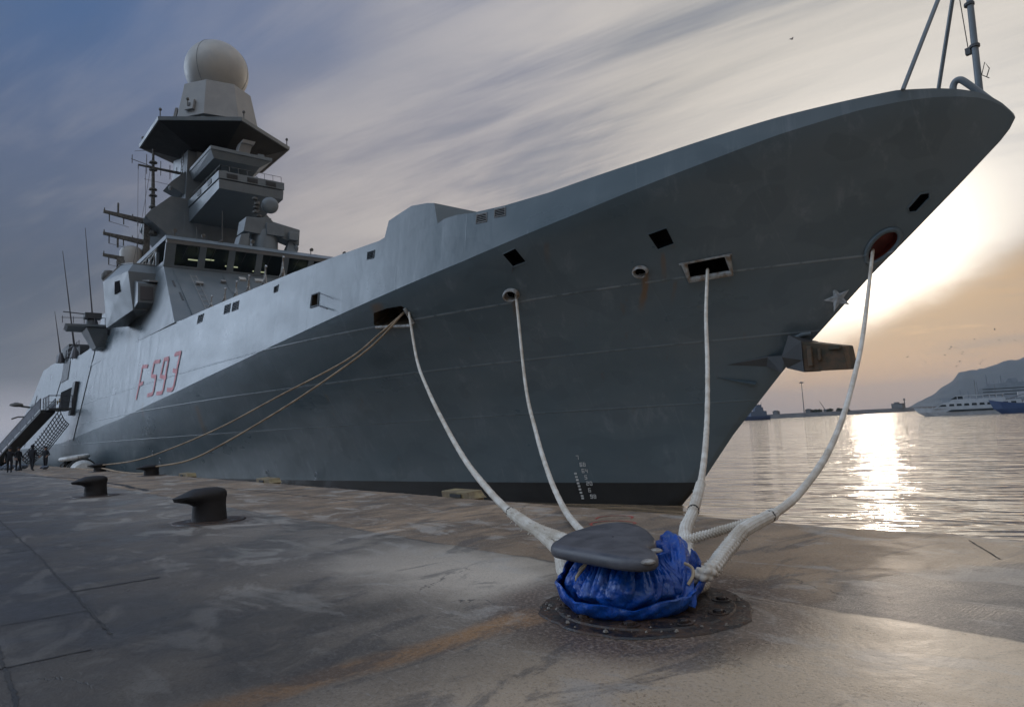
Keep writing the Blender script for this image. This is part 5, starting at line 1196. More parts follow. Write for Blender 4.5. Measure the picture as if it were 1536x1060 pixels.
small_bollard(-23.8, 3.75, .31, .60, 'black hooked bollard on the slab beyond the nearer bare one, left of it', 0)
small_bollard(-36.3, 8.0, .34, .52, 'low dark bollard at the quay edge holding the lower aft rope', 0)
small_bollard(-48.6, 7.85, .34, .50, 'low dark bollard far along the quay edge holding the upper aft rope', 0)

# ------------------------------------------------------------------ tarpaulin round the bollard
def tarp():
    cx, cy = -3.575, 4.075
    dx, dy = .66, -.75                                 # towards the photographer
    base = math.atan2(dy, dx); rg = random.Random(12)
    ph = [rg.uniform(0,6.28) for _ in range(12)]
    N = 420; V = []; F = []
    prof = [(.015,.34),(.03,.35),(.07,.375),(.12,.40),(.17,.425),(.22,.43),(.27,.41),(.31,.375),(.34,.345),(.37,.32),(.40,.305),(.43,.31)]
    rows = 70
    for j in range(rows+1):
        f = j/rows; z = .015+(.43-.015)*f; r = np.interp(z, [a for a,b in prof], [b for a,b in prof])
        for i in range(N):
            a = 2*math.pi*i/N; w = a+.16*math.sin(3*a+ph[0])+.18*f*math.sin(2*a+ph[1])
            puff = abs(math.sin(4.5*w+ph[2]+.6*math.sin(5*f)))**.7*.050*max(0, 1-abs(f-.42)/.42)
            # pleats run up to the lashing: sharp valleys, fine and close near the top
            p1 = (abs(math.sin(14*w+ph[4]))**.4-.78)*.075*min(1, max(0, f-.30)*2.2)
            p2 = (abs(math.sin(31*w+ph[5]+2*math.sin(a)))**.5-.7)*.036*min(1, max(0, f-.5)*3.0)
            cr = .010*math.sin(19*f+5*math.sin(5*a+ph[6])+ph[7])*math.sin(math.pi*min(1, f*1.6)) if f < .62 else 0
            fold = .014*abs(math.sin(3*a+6*f+ph[8]))**3
            rr = r+puff+p1+p2+cr+fold
            V.append((cx+rr*math.cos(a+base), cy+rr*math.sin(a+base), z+.012*math.sin(9*w+ph[9])*f*(1-f)*4))
    for j in range(rows):
        for i in range(N): F.append((j*N+i, j*N+(i+1) % N, (j+1)*N+(i+1) % N, (j+1)*N+i))
    o = make_obj('bollard_cover', V, F, M_tarp, origin=(cx,cy,0), smooth=True, angle=42)
    s_ = o.modifiers.new('cloth', 'SOLIDIFY'); s_.thickness = .006
    tag(o, 'crumpled bright blue tarpaulin gathered and tied round the foreground bollard', 'tarpaulin')
    # outer rolled skirt, standing off the front like a lip
    N2 = 220; V = []; F = []; rows = 14
    for j in range(rows+1):
        f = j/rows
        for i in range(N2+1):
            a = -2.25+4.45*i/N2                         # runs from the left side round the front to the right
            side = abs(a)/2.25
            ztop = .125+.20*side**1.5+.010*math.sin(7*a+ph[1])+(.06*max(0,-a-1.0))
            if a > 1.2: ztop += .05*(a-1.2)
            rt = .520+.024*math.sin(3*a+ph[2])+.012*math.sin(9*a+ph[3])+.006*math.sin(23*a)+(.16*max(0, (a-1.15))**1.2 if a > 1.15 else 0)*(1.0)
            rt -= max(0, -a-1.7)*.10
            rb = .385
            bulge = .030*math.sin(math.pi*f**.8)
            rr = rb+(rt-rb)*f**.75+bulge+.004*math.sin(31*a+6*f)+.010*abs(math.sin(6.5*a-5*f+ph[5]))**2
            lip = max(0, f-.86)/.14
            z = .012+(ztop-.012)*min(f/.93, 1)-lip*.018; rr -= lip*.022
            V.append((cx+rr*math.cos(a+base), cy+rr*math.sin(a+base), z))
    for j in range(rows):
        for i in range(N2): F.append((j*(N2+1)+i, j*(N2+1)+i+1, (j+1)*(N2+1)+i+1, (j+1)*(N2+1)+i))
    q = make_obj('skirt', V, F, M_tarp, o, smooth=True, angle=75); s_ = q.modifiers.new('cloth', 'SOLIDIFY'); s_.thickness = .008
    # bunched neck of the sack behind the head, round the ropes
    V = []; F = []; N3 = 90; rows = 40; ax = [Vector((-3.22,4.16,.08)), Vector((-3.22,4.22,.22)), Vector((-3.28,4.30,.34)), Vector((-3.40,4.40,.41)), Vector((-3.52,4.48,.42))]
    P, L = resample(catmull(ax, 10), .012); nP = len(P); up = Vector((1,0,0))
    for i, p in enumerate(P):
        f = i/(nP-1); d = (P[min(i+1,nP-1)]-P[max(i-1,0)]).normalized(); up = (up-d*up.dot(d)).normalized(); sd = d.cross(up)
        r = .135*(1-.30*f)+.02*math.sin(9*f+1); 
        if f > .93: r *= math.sqrt(max(.02, 1-((f-.93)/.07)**2))
        for k in range(N3):
            a = 2*math.pi*k/N3; rr = r*(1+.13*math.sin(5*a+7*f)+.10*(abs(math.sin(6*a+3*f+1))-.5)+.05*math.sin(13*a-14*f))
            V.append(p+up*math.cos(a)*rr+sd*math.sin(a)*rr*.8)
    for i in range(nP-1):
        for k in range(N3): F.append((i*N3+k, i*N3+(k+1) % N3, (i+1)*N3+(k+1) % N3, (i+1)*N3+k))
    F.append(tuple(range(N3-1,-1,-1))); F.append(tuple(range((nP-1)*N3, nP*N3)))
    make_obj('gathered_neck', V, F, M_tarp, o, smooth=True, angle=70)
    g = MB(); M_tie = mat('beige_tie', fn=dirty((.45,.36,.24), (.30,.24,.17), 12, (.7,.9)))
    def ring_pt(a, r, z): return Vector((cx+r*math.cos(a+base), cy+r*math.sin(a+base), z))
    g.tube([ring_pt(-.95, .33,.37), ring_pt(-1.0,.38,.335), ring_pt(-1.02,.42,.29), ring_pt(-.98,.44,.26)], .013, 6)
    g.tube([ring_pt(-1.06, .33,.37), ring_pt(-1.08,.38,.335), ring_pt(-1.06,.42,.29), ring_pt(-.98,.44,.26)], .010, 6)
    g.build('tie_cord', M_tie, o, smooth=True); g = MB()
    g.tube(catmull([(-3.14,4.22,.36),(-3.09,4.24,.33),(-3.07,4.22,.28),(-3.09,4.18,.22)], 4), .012, 6)
    g.build('tie_cord', M_tie, o, smooth=True)
tarp()

# ------------------------------------------------------------------ quay edge: yellow timber fenders, floating fender
for k, (x0, x1, lab) in enumerate(((-12.5,-11.37,'yellow timber fender cap at the quay edge nearest the camera'), (-23.65,-22.3,'yellow timber fender cap at the quay edge, middle of three'), (-33.25,-31.8,'pale timber fender cap at the quay edge, farthest of three'))):
    t_ = thing('fender', (x0,8.6,0), lab, 'fender', 'timber fenders on the quay edge')
    g = MB(); g.hexa([(x0,8.53,-.5),(x1,8.53,-.5),(x1,8.85,-.5),(x0,8.85,-.5)], [(x0+.02,8.42,.13),(x1-.16,8.42,.13),(x1-.16,8.80,.15),(x0+.02,8.80,.15)]); g.build('timber', M_yel, t_, bevel=.015)
    g = MB(); g.hexa([(x1-.158,8.44,.01),(x1,8.44,.005),(x1,8.8,.005),(x1-.158,8.8,.01)], [(x1-.158,8.44,.125),(x1-.08,8.44,.05),(x1-.08,8.8,.05),(x1-.158,8.8,.125)]); g.build('wedge', M_yel, t_)
    g = MB(); g.box(x0+.35, x0+.75, 8.405, 8.419, .015, .085); g.build('rubber_pad', M_serv, t_)
ff = thing('floating_fender', (-68,9.4,-1.6), 'pale floating fender with a tyre ring on top between far quay edge and hull', 'fender')
g = MB(); g.lathe((-72.5,9.5,-.45), [(.2,-.35),(.75,0),(.98,.6),(1.0,4.0),(.98,6.4),(.75,7.0),(.2,7.3)], 24, axis=(1,0,0)); g.build('drum', M_white, ff, smooth=True)
for x in (-71.6,-70.2,-68.8,-67.4,-66.4):
    g = MB(); g.tube([(x,9.5+1.02*math.cos(a),-.45+1.02*math.sin(a)) for a in np.linspace(0,2*math.pi,25)], .09 if x != -68.8 else .3, 6)
    g.build('strap', M_serv, ff, smooth=True)
g = MB(); g.tube([(-68.5+1.9*math.cos(a),9.2+.95*math.sin(a),.74+.10*math.sin(a)) for a in np.linspace(0,2*math.pi,33)], .17, 10); g.build('ring', M_white, ff, smooth=True)
g = MB(); g.lathe((-68.5,9.2,.58), [(1.0,0),(.9,.1)], 20); g.build('pad', M_serv, ff)

# ------------------------------------------------------------------ gangway with net
gw = thing('gangway', (-88,5.6,0), 'steep boarding gangway with canvas side and net leading up to the frigate', 'gangway')
a0, a1 = Vector((-81.2,8.6,5.45)), Vector((-93.5,5.4,.15))
d = (a1-a0); sdv = Vector((-d.y, d.x, 0)).normalized()*.65; upv = Vector((0,0,1))
g = MB(); g.hexa([a0-sdv-upv*.3, a0+sdv-upv*.3, a0+sdv, a0-sdv], [a1-sdv-upv*.15, a1+sdv-upv*.15, a1+sdv, a1-sdv]); g.build('ramp', M_greyd, gw)
g = MB(); g.hexa([(-83.0,8.4,5.35),(-78.8,8.4,5.35),(-78.8,10.35,5.35),(-83.0,10.35,5.35)], [(-83.0,8.4,5.5),(-78.8,8.4,5.5),(-78.8,10.35,5.5),(-83.0,10.35,5.5)]); g.build('platform', M_greyd, gw)
g = MB()
for sg in (-1, 1):
    for k in range(9):
        p = a0.lerp(a1, k/8)+sdv*sg; g.tube([p, p+upv*1.1], .04, 5)
    g.tube([a0+sdv*sg+upv*1.1, a1+sdv*sg+upv*1.1], .045, 5); g.tube([a0+sdv*sg+upv*.6, a1+sdv*sg+upv*.6], .03, 5)
for x, y in ((-78.8,8.4),(-80.2,8.4),(-81.5,8.4),(-83,8.4),(-78.8,10.3),(-78.8,9.4)): g.tube([(x,y,5.5),(x,y,6.7)], .045, 5)
g.tube([(-83,8.4,6.7),(-78.8,8.4,6.7),(-78.8,10.3,6.7)], .045, 5); g.tube([(-83,8.4,6.1),(-78.8,8.4,6.1),(-78.8,10.3,6.1)], .03, 5)
g.build('handrail', M_metal, gw)
M_canvas = mat('grey_canvas', fn=dirty((.20,.21,.24), (.14,.15,.17), 1.5, (.8,.9)))
g = MB(); 
for sg in (-1, 1): g.hexa([a0+sdv*sg*1.04+upv*.1, a1+sdv*sg*1.04+upv*.1, a1+sdv*sg*1.04+upv*1.0, a0+sdv*sg*1.04+upv*1.0], [a0+sdv*sg*1.08+upv*.1, a1+sdv*sg*1.08+upv*.1, a1+sdv*sg*1.08+upv*1.0, a0+sdv*sg*1.08+upv*1.0])
g.build('canvas_side', M_canvas, gw)
g = MB(); T0, T1, T2, T3 = Vector((-79.0,9.3,5.3)), Vector((-92,7.4,.75)), Vector((-91.5,8.4,.1)), Vector((-79.0,10.1,3.9))
for k in range(19):
    f = k/18; A_ = T0.lerp(T1, f); B_ = T3.lerp(T2, f); m_ = (A_+B_)/2-upv*.25; g.tube([A_, m_, B_], .045, 4)
for k in range(7):
    f = k/6; g.tube([T0.lerp(T3, f)-upv*(.25*math.sin(math.pi*f)), (T0.lerp(T3,f)+T1.lerp(T2,f))/2-upv*(.35+.25*math.sin(math.pi*f)), T1.lerp(T2, f)-upv*(.2*math.sin(math.pi*f))], .045, 4)
g.build('safety_net', M_serv, gw)

# ------------------------------------------------------------------ people by the gangway
def person(x, y, h, yaw, label, arms=(.25,.25), stride=.1, m_=None):
    me = bpy.data.meshes.new('person'); k = h/1.75
    J = [((0,0,.93),.14),((0,0,1.12),.135),((0,0,1.34),.155),((0,0,1.46),.075),((.01,0,1.56),.085),((.02,0,1.66),.105),((.01,0,1.74),.06)]
    E_ = [(0,1),(1,2),(2,3),(3,4),(4,5),(5,6)]
    for s_, ar in ((1,arms[0]),(-1,arms[1])):
        i = len(J); J += [((0,s_*.10,.90),.105),((stride*s_*.5,s_*.11,.50),.075),((stride*s_,s_*.11,.10),.052),((stride*s_+.16,s_*.12,.045),.042)]; E_ += [(0,i),(i,i+1),(i+1,i+2),(i+2,i+3)]
        i = len(J); J += [((0,s_*.19,1.38),.070),((-.02,s_*(.24+ar*.2),1.12),.052),((.08+ar*.3,s_*(.24+ar*.25),.90+ar*.35),.042),((.12+ar*.35,s_*(.24+ar*.22),.80+ar*.45),.036)]; E_ += [(2,i),(i,i+1),(i+1,i+2),(i+2,i+3)]
    me.from_pydata([tuple(c*k for c in p) for p, r in J], E_, [])
    o = bpy.data.objects.new('person', me); col.objects.link(o)
    md = o.modifiers.new('skin', 'SKIN'); md.use_smooth_shade = True
    for i, (p, r) in enumerate(J): me.skin_vertices[0].data[i].radius = (r*k, r*k)
    me.skin_vertices[0].data[0].use_root = True
    su = o.modifiers.new('sub', 'SUBSURF'); su.levels = 2; su.render_levels = 2
    bpy.context.view_layer.update(); dg = bpy.context.evaluated_depsgraph_get()
    nm = bpy.data.meshes.new_from_object(o.evaluated_get(dg)); o.modifiers.clear(); o.data = nm; nm.name = 'person'
    nm.materials.clear(); nm.materials.append(m_ or M_cloth); nm.materials.append(M_skin)
    for p in nm.polygons:
        z = p.center.z/k; r_ = abs(p.center.y)/k
        p.material_index = 1 if (z > 1.50 and p.center.x > .02) or (r_ > .26 and z < .86+.5*max(arms) and z > .70 and p.center.x/k > .10) else 0
    o.location = (x, y, 0); o.rotation_euler = (0,0,yaw)
    tag(o, label, 'person', 'people standing by the gangway')
    c_ = MB(); c_.sphere((0,0,1.70*k), .118*k, 14, sz=.75); c_.sphere((.09*k,0,1.66*k), .075*k, 10, sz=.2); 
    me2 = bpy.data.meshes.new('cap'); me2.from_pydata(c_.v, [], c_.f); me2.materials.append(m_ or M_cloth); h_ = bpy.data.objects.new('cap', me2); col.objects.link(h_); h_.parent = o
    for (nm_, pts) in (('hand_l', 1), ('hand_r', -1)):
        ar = arms[0] if pts == 1 else arms[1]; g_ = MB(); hx, hy, hz = (.12+ar*.35)*k, pts*(.24+ar*.22)*k, (.80+ar*.45)*k
        for q in range(5): g_.tube([(hx,hy+(q-2)*.014,hz),(hx+.03,hy+(q-2)*.018,hz-.05),(hx+.035,hy+(q-2)*.018,hz-(.085 if q else .05))], .009, 5)
        me3 = bpy.data.meshes.new('fingers'); me3.from_pydata(g_.v, [], g_.f); me3.materials.append(M_skin); f_ = bpy.data.objects.new('fingers', me3); col.objects.link(f_); f_.parent = o
    return o
PP = DATA['people']
person(PP[0][0], PP[0][1], 1.75, -.9, 'person in dark uniform standing rightmost by the gangway, arms held out from the sides', (.45,.35), .05)
person(PP[1][0], PP[1][1], 1.90, 2.4, 'person in dark uniform just left of the rightmost figure below the gangway net', (.2,.3), .12)
person(PP[2][0]-2, PP[2][1], 1.80, .6, 'person in dark clothes between two others in the shade under the gangway', (.1,.2), .08)
person(PP[3][0], PP[3][1], 1.78, -.2, 'person in dark clothes leftmost in the picture by the foot of the gangway', (.3,.1), .1)
M_bund = mat('pale_bundle', fn=dirty((.20,.24,.30), (.05,.06,.08), 9, (.6,.9)))
for k, (px_, py_, s_) in enumerate(((-66.4,5.4,.42),(-68.7,4.9,.5),(-71.0,4.6,.38),(-63.2,6.5,.3))):
    rg = random.Random(k+30); g = MB()
    for q in range(7): g.sphere((px_+rg.uniform(-.3,.3), py_+rg.uniform(-.3,.3), s_*rg.uniform(.35,.8)), s_*rg.uniform(.35,.55), 10, sz=.8)
    o = g.build('bundle', M_bund, origin=(px_,py_,0), smooth=True)
    tag(o, ['pale blue bundle on the quay between the two left people','bulky pale bundle on the quay at the feet of the shaded person','small pale bundle nearest the foot of the gangway','smallest pale bundle, by the feet of the rightmost person'][k], 'bundle', 'bundles on the quay by the gangway')

# ------------------------------------------------------------------ across the harbour
M_stone = mat('breakwater_stone', fn=dirty((.075,.08,.085), (.13,.13,.13), .12, (.8,.95), .3, 2))
P = [Vector((a,b,0)) for a,b,c_ in DATA['bw']]; P.insert(0, P[0]+(P[0]-P[1])*8); P.append(P[-1]+(P[-1]-P[-2])*3)
V = []; F = []; Q, L_ = resample(catmull(P, 12), 6)
rg = random.Random(9)
for i, p in enumerate(Q):
    d = (Q[min(i+1,len(Q)-1)]-Q[max(i-1,0)]).normalized(); s_ = Vector((d.y,-d.x,0)); s_ = s_ if s_.dot(-p) > 0 else -s_
    wall = 2.0 if i/len(Q) > .62 else .0
    V += [p+s_*9+Vector((0,0,-2.2)), p+s_*(4.5+rg.uniform(-.6,.6))+Vector((0,0,.7+rg.uniform(-.4,.4))), p+s_*2+Vector((0,0,1.5+rg.uniform(-.15,.15))), p+s_*1.6+Vector((0,0,1.9+wall)), p-s_*4+Vector((0,0,1.9+wall)), p-s_*8+Vector((0,0,-2.2))]
for i in range(len(Q)-1):
    for k in range(5): F.append((i*6+k,(i+1)*6+k,(i+1)*6+k+1,i*6+k+1))
o = make_obj('breakwater', V, F, M_stone, origin=tuple(P[2])); tag(o, 'long low stone breakwater across the harbour with a raised wall at its right end', 'breakwater')
M_far = mat('dull_far_paint', fn=dirty((.10,.11,.12), (.16,.16,.16), .5, (.7,.9)))
M_bush = mat('far_bush', fn=dirty((.025,.035,.022), (.05,.06,.035), .8, (.9,.95)))
nb = 0; nh = 0
for kind, x, y, z in DATA['bwobj']:
    z = 1.6
    if kind == 'mast':
        t_ = thing('lamp_mast', (x,y,z), 'very tall slender lamp mast standing on the breakwater', 'lamp mast')
        g = MB(); g.tube([(x,y,z),(x,y,z+24.5)], [.42,.22], 8); g.build('pole', M_far, t_)
        g = MB(); g.lathe((x,y,z+24.3), [(1.0,0),(1.7,.3),(1.7,.9),(.8,1.2)], 10); g.build('lamp_ring', M_far, t_)
    elif kind == 'hut':
        nh += 1; t_ = thing('hut', (x,y,z), ['small hut alone on the left of the breakwater','low hut just right of the foot of the lamp mast'][nh-1], 'hut')
        g = MB(); g.box(x-2,x+2,y-2,y+2,z,z+2.4); g.build('wall', M_far, t_); g = MB(); g.hexa([(x-2.3,y-2.3,z+2.4),(x+2.3,y-2.3,z+2.4),(x+2.3,y+2.3,z+2.4),(x-2.3,y+2.3,z+2.4)], [(x-.3,y-2,z+3.3),(x+.3,y-2,z+3.3),(x+.3,y+2,z+3.3),(x-.3,y+2,z+3.3)]); g.build('roof', M_stone, t_)
    elif kind == 'bush':
        nb += 1; g = MB(); rg = random.Random(nb)
        for k in range(90):
            a = rg.uniform(0,6.28); r_ = rg.uniform(0,2.8)*(nb*.1+.75); h_ = rg.uniform(.2,2.4)*math.sqrt(max(.1,1-(r_/3.6)**2)); c_ = Vector((x+r_*math.cos(a), y+r_*math.sin(a), z+h_)); u_ = Vector((rg.uniform(-1,1),rg.uniform(-1,1),rg.uniform(-1,1))).normalized()*.5; w_ = u_.orthogonal().normalized()*.5
            g.add([c_-u_-w_, c_+u_-w_, c_+u_+w_, c_-u_+w_], [(0,1,2,3)])
        g.tube([(x,y,z-.3),(x,y,z+1.4)], .15, 5)
        o = g.build('bush', M_bush, origin=(x,y,z)); tag(o, ['dark bush beside the hut on the breakwater','dark bush left of the leaning crane on the breakwater','dark bush right of the leaning crane on the breakwater','broad bush on the breakwater left of the hanging rope','broadest bush on the breakwater behind the hanging rope'][nb-1], 'bush', 'bushes on the breakwater')
    elif kind == 'crane':
        t_ = thing('crane', (x,y,z), 'small crane with leaning jib on the breakwater', 'crane'); g = MB(); g.box(x-1.2,x+1.2,y-1,y+1,z,z+2.2); g.build('cab', M_far, t_); g = MB(); g.tube([(x,y,z+1.5),(x-3.4,y-1.5,z+9)], [.35,.18], 6); g.build('jib', M_far, t_)
    elif kind == 'block':
        t_ = thing('shed', (x,y,z), 'boxy shed on the breakwater where its raised wall begins', 'shed'); g = MB(); g.box(x-5,x+4,y-3,y+3,z,z+4); g.box(x-3,x,y-2,y+2,z+4,z+5.5); g.build('wall', M_far, t_); g = MB(); g.box(x-5.3,x+4.3,y-3.3,y+3.3,z+4.003,z+4.35); g.build('roof', M_stone, t_)
    else:
        t_ = thing('beacon', (x,y,z), 'thin beacon post beside the boxy shed on the breakwater', 'beacon'); g = MB(); g.tube([(x,y,z),(x,y,z+7)], .45, 8); g.build('post', M_far, t_); g = MB(); g.lathe((x,y,z+7), [(.9,0),(.9,1),(.3,1.6)], 8); g.build('lantern', M_far, t_)

class Frame:
    """local frame of a boat: u towards its bow, v to its port side"""
    def __init__(s, o, u): s.o = Vector(o); s.u = Vector(u).normalized(); s.v = Vector((-s.u.y, s.u.x, 0))
    def __call__(s, a, b_, z): return s.o+s.u*a+s.v*b_+Vector((0,0,z))
    def hexa(s, g, lo, hi): g.hexa([s(*p) for p in lo], [s(*p) for p in hi])
    def box(s, g, a0, a1, b0, b1, z0, z1, rake0=0, rake1=0):
        g.hexa([s(a0,b0,z0),s(a1,b0,z0),s(a1,b1,z0),s(a0,b1,z0)], [s(a0+rake0,b0,z1),s(a1-rake1,b0,z1),s(a1-rake1,b1,z1),s(a0+rake0,b1,z1)])
def boat_hull(f, g, L, B, H, rake, draft=.6, sheer=.6):
    S_ = [(-L/2,.9),(-L/4,1),(0,1),(L/4,.85),(L*.4,.5),(L/2,.03)]
    V = []
    for lv, (zz, w, rk) in enumerate(((-draft,.6,-rake),(0,.85,-rake*.8),(H*.55,.97,-rake*.3),(H,1.0,0))):
        for a, b_ in S_:
            aa = a+(rk*max(0,(a+L/4)/(L*.75)) if a > -L/4 else 0); z = zz+(sheer*max(0,a/(L/2))**2 if lv == 3 else 0)
            V += [f(aa, b_*B/2*w, z), f(aa, -b_*B/2*w, z)]
    n = len(S_)*2; F = []
    for l in range(3):
        for i in range(len(S_)-1):
            for s_ in (0,1): F.append((l*n+2*i+s_, l*n+2*i+2+s_, (l+1)*n+2*i+2+s_, (l+1)*n+2*i+s_))
        F.append((l*n, l*n+1, (l+1)*n+1, (l+1)*n)); F.append((l*n+n-2, l*n+n-1, (l+1)*n+n-1, (l+1)*n+n-2))
    for i in range(len(S_)-1): F.append((3*n+2*i, 3*n+2*i+2, 3*n+2*i+3, 3*n+2*i+1))
    g.add(V, F)
def leftof(p): return Vector((-p[1], p[0], 0)).normalized()      # direction that looks left in the picture
M_bw = mat('boat_white', fn=dirty((.36,.39,.42), (.29,.32,.35), .6, (.5,.6)))
M_bdk = mat('boat_windows', (.02,.03,.035), .15)
M_bblue = mat('boat_blue', fn=dirty((.012,.035,.10), (.02,.05,.12), .6, (.4,.5)))
S_ = DATA['ships']
p = S_['excur']; f = Frame(p, leftof(p)); t_ = thing('excursion_boat', p, 'white excursion boat with raked bow and rows of dark windows, near the right edge', 'boat')
g = MB(); boat_hull(f, g, 30, 7, 2.3, 3.8); hb = g.build('hull', M_bw, t_)
g = MB(); f.box(g, -12, 6, 3.42, 3.50, 1.15, 1.75, 0, 1.5); f.box(g, -12, 6, -3.50, -3.42, 1.15, 1.75, 0, 1.5); g.build('window_band', M_bdk, hb)
g = MB(); f.box(g, -14, 9.5, -3.2, 3.2, 2.3, 4.1, .3, 3.2); s1 = g.build('main_deck', M_bw, t_)
g = MB()
for k in range(9): f.box(g, -12.5+k*2.0, -11.1+k*2.0, -3.26, 3.26, 2.9, 3.6, .1, .1)
f.box(g, 5.6, 8.0, -3.1, 3.24, 2.9, 3.5, .2, 1.2); g.build('window', M_bdk, s1)
g = MB(); f.box(g, -10, 5.0, -2.9, 2.9, 4.1, 5.0, .3, 1.2); s2 = g.build('upper_deck', M_bw, t_)
g = MB(); f.box(g, -9.8, 3.6, -2.7, 2.7, 5.9, 6.15, .1, .4); 
for k in range(8): f.box(g, -9.5+k*1.7, -9.3+k*1.7, -2.65, 2.65, 5.0, 5.9)
g.build('canopy', M_bw, s2)
g = MB(); f.box(g, 1.0, 4.4, -2.5, 2.5, 5.0, 5.9, .1, 1.5); g.build('wheelhouse', M_bdk, s2)
g = MB()
for k in range(18): a_ = -14+k*1.6; g.tube([f(a_,3.1,4.1), f(a_,3.1,5.0)], .04, 4)
g.tube([f(-14,3.1,5.0), f(13,2.2,4.0)], .04, 4)
for a_ in (9.5,11,12.5,14.2): g.tube([f(a_,1.2,2.5), f(a_,1.2,3.7)], .04, 4)
g.tube([f(9,1.4,3.7), f(15,.1,4.0)], .04, 4); g.build('guard_rail', M_bw, t_)
g = MB(); g.tube([f(-2.5,0,6.1), f(-2.5,0,10.8)], .08, 5); g.tube([f(-3.2,0,6.1), f(-3.0,0,10.2)], .05, 5); g.tube([f(-2.5,-1,8.2), f(-2.5,1,8.2)], .06, 5); g.tube([f(-7.6,0,6.1), f(-7.6,0,9.0)], .06, 5); g.build('mast', M_far, t_)
g = MB(); f.box(g, -18.3, -13.2, -2.6, 2.6, 4.7, 6.3); g.build('awning', M_bw, t_); g = MB(); f.box(g, -19.6, -16.0, -2.7, -2.0+.0, 5.1, 6.3); f.box(g, -19.6, -16.0, 2.61, 2.72, 5.1, 6.3); g.build('orange_awning', mat('orange_canvas', fn=dirty((.42,.16,.05), (.34,.13,.05), 1, (.8,.9))), t_)
p = S_['blue']; f = Frame(p, leftof(p)); t_ = thing('fishing_boat', p, 'dark blue boat with pale wheelhouse cut off by the right edge', 'boat')
g = MB(); boat_hull(f, g, 26, 6, 2.6, 3.5, sheer=1.6); g.build('hull', M_bblue, t_)
g = MB(); f.box(g, -9, 5, -2.2, 2.2, 2.6, 4.8, .3, 1.2); w_ = g.build('wheelhouse', M_bw, t_); g = MB(); f.box(g, -8, 3.6, -2.25, 2.25, 3.5, 4.2, .1, .3); g.build('window', M_bdk, w_)
g = MB(); g.tube([f(0,0,4.8), f(0,0,9)], .1, 5); g.tube([f(8.8,0,4.0), f(4.0,0,5.6)], .1, 5); g.build('mast', M_far, t_)
p = S_['large']; f = Frame(p, leftof(p)); t_ = thing('ferry', p, 'large pale ship in the haze behind the excursion boat', 'ship')
M_pale = mat('ferry_paint', fn=dirty((.17,.20,.23), (.12,.15,.18), .1, (.6,.7)))
g = MB(); boat_hull(f, g, 120, 20, 11, 8, 2, 2); g.build('hull', M_pale, t_)
g = MB(); f.box(g, -50, 22, -9, 9, 11, 22, 1, 4); dk_ = g.build('decks', M_pale, t_); g = MB()
for z in (13,16.5,20): f.box(g, -46, 15, -9.1, 9.1, z, z+1.1)
g.build('window_band', M_bdk, dk_)
g = MB(); f.box(g, -44, 14, -8, 8, 22, 27, 2, 5); f.box(g, -20, -8, -4, 4, 27, 32, 1, 3); g.build('upper_decks', M_pale, t_)
g = MB()
for a_, h_ in ((10,38),(-4,36),(-30,35),(38,22),(30,20)): g.tube([f(a_,0,12), f(a_,0,h_)], .5, 5)
for k in range(12): g.tube([f(-42+k*4.5,7.8,27), f(-42+k*4.5,7.8,29.5)], .3, 4)
g.build('mast', M_pale, t_)
p = S_['small']; f = Frame(p, Vector((p[0],p[1],0)).normalized()*-.3+leftof(p)); t_ = thing('harbour_vessel', p, 'small blue-grey vessel with stepped superstructure just beyond the frigate stem', 'ship')
g = MB(); boat_hull(f, g, 26, 8, 2.6, 3); g.build('hull', M_bblue, t_)
g = MB(); f.box(g, -11, 0, -3, 3, 2.6, 6, .2, .3); f.box(g, -9, -3, -2.6, 2.6, 6, 8.6, .3, .4); f.box(g, -8, -4.5, -2, 2, 8.6, 10.4); g.build('superstructure', mat('blue_grey_paint', fn=dirty((.06,.09,.14), (.09,.12,.17), 1, (.6,.7))), t_)
g = MB(); g.tube([f(-6.5,0,10.4), f(-6.5,0,14)], .15, 5); g.tube([f(-8.5,0,8.6), f(-8.5,0,12)], .12, 5); g.tube([f(-6.5,-1.5,12.5), f(-6.5,1.5,12.5)], .1, 5); g.build('mast', M_far, t_)

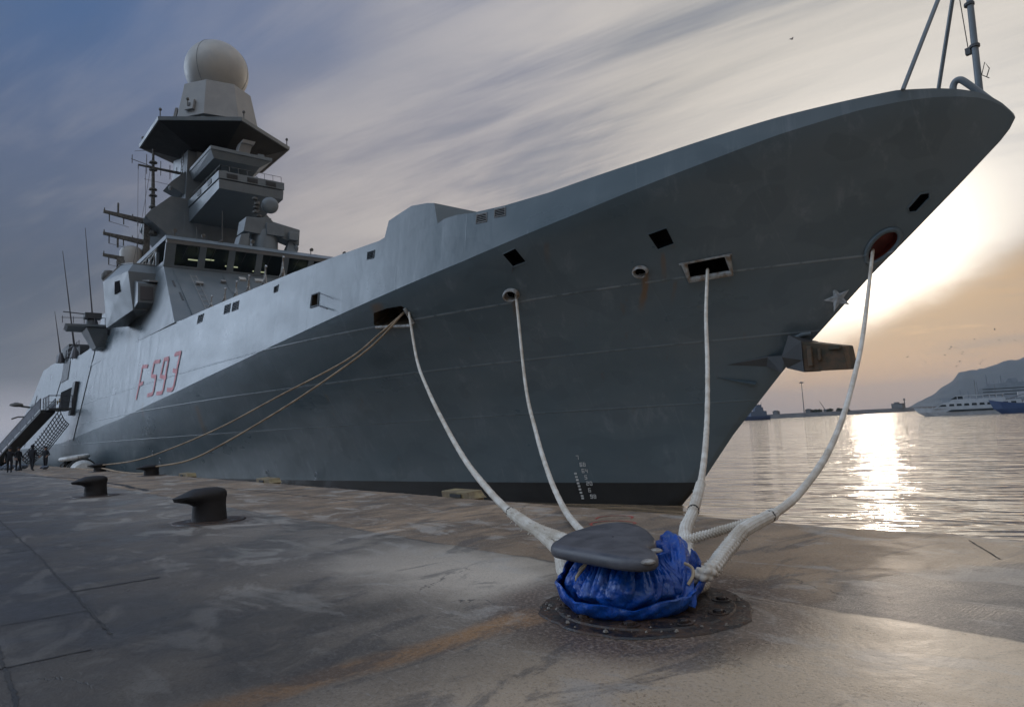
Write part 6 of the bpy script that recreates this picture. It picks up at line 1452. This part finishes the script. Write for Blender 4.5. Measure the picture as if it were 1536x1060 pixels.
# ------------------------------------------------------------------ gulls
M_gull = mat('gull_feathers', fn=dirty((.10,.10,.11), (.20,.20,.20), 4, (.8,.9)))
def gull_mesh(dih, seed):
    g = MB(); g.tube([(-.26,0,.01),(-.12,0,0),(.05,0,0),(.17,0,.02),(.24,0,.03),(.29,0,.02)], [.02,.055,.075,.05,.04,.008], 8)
    for s_ in (1,-1):
        g.add([(.12,s_*.04,.02),(.10,s_*.32,.02+dih*.22),(.0,s_*.66,.02+dih*.14),(-.05,s_*.66,.015+dih*.14),(-.05,s_*.32,.01+dih*.22),(-.10,s_*.04,.0)], [(0,1,4,5),(1,2,3,4)])
        g.add([(.12,s_*.04,.0),(.10,s_*.32,.0+dih*.22),(.0,s_*.66,.01+dih*.14),(-.05,s_*.66,.005+dih*.14),(-.05,s_*.32,-.01+dih*.22),(-.10,s_*.04,-.02)], [(0,1,4,5),(1,2,3,4)])
    g.add([(-.22,0,.01),(-.40,.08,.01),(-.42,0,.0),(-.40,-.08,.01)], [(0,1,2,3)])
    me = bpy.data.meshes.new('gull'); me.from_pydata([tuple(Vector(v)*1.25) for v in g.v], [], g.f); me.materials.append(M_gull); return me
GM = [gull_mesh(d_, i) for i, d_ in enumerate((1.0,.3,-.8))]
rg = random.Random(5)
bl = sorted(DATA['birds'], key=lambda q: q[0])
nB = len(bl)
for k, q in enumerate(bl):
    o = bpy.data.objects.new('gull', GM[k % 3]); col.objects.link(o); o.location = q; o.rotation_euler = (rg.uniform(-.5,.5), rg.uniform(-.2,.2), rg.uniform(0,6.28))
    tag(o, 'gull wheeling in the distant flock above the breakwater', 'gull', 'gulls flying over the harbour')
o = bpy.data.objects.new('gull', GM[0]); col.objects.link(o); o.location = (-58,124,73); o.rotation_euler = (.3,0,1); tag(o, 'lone gull high above the frigate foredeck', 'gull')

# ------------------------------------------------------------------ haze: one even body of air over the harbour
def haze():
    m = bpy.data.materials.new('harbour_air'); m.use_nodes = True; t = NT(m.node_tree); t.n.clear()
    out = t.new('ShaderNodeOutputMaterial'); v = t.new('ShaderNodeVolumePrincipled'); v.inputs['Color'].default_value = (.78,.86,.95,1); v.inputs['Density'].default_value = HAZE_D; v.inputs['Anisotropy'].default_value = .0
    t.l.new(v.outputs[0], out.inputs['Volume'])
    g = MB(); g.box(-9500,9500,-9500,14500,-10.5,470)
    o = g.build('haze', m); tag(o, kind='stuff')
HAZE_D = 0.00007
haze()

for o in list(bpy.data.objects):
    if '_o' in o: del o['_o']
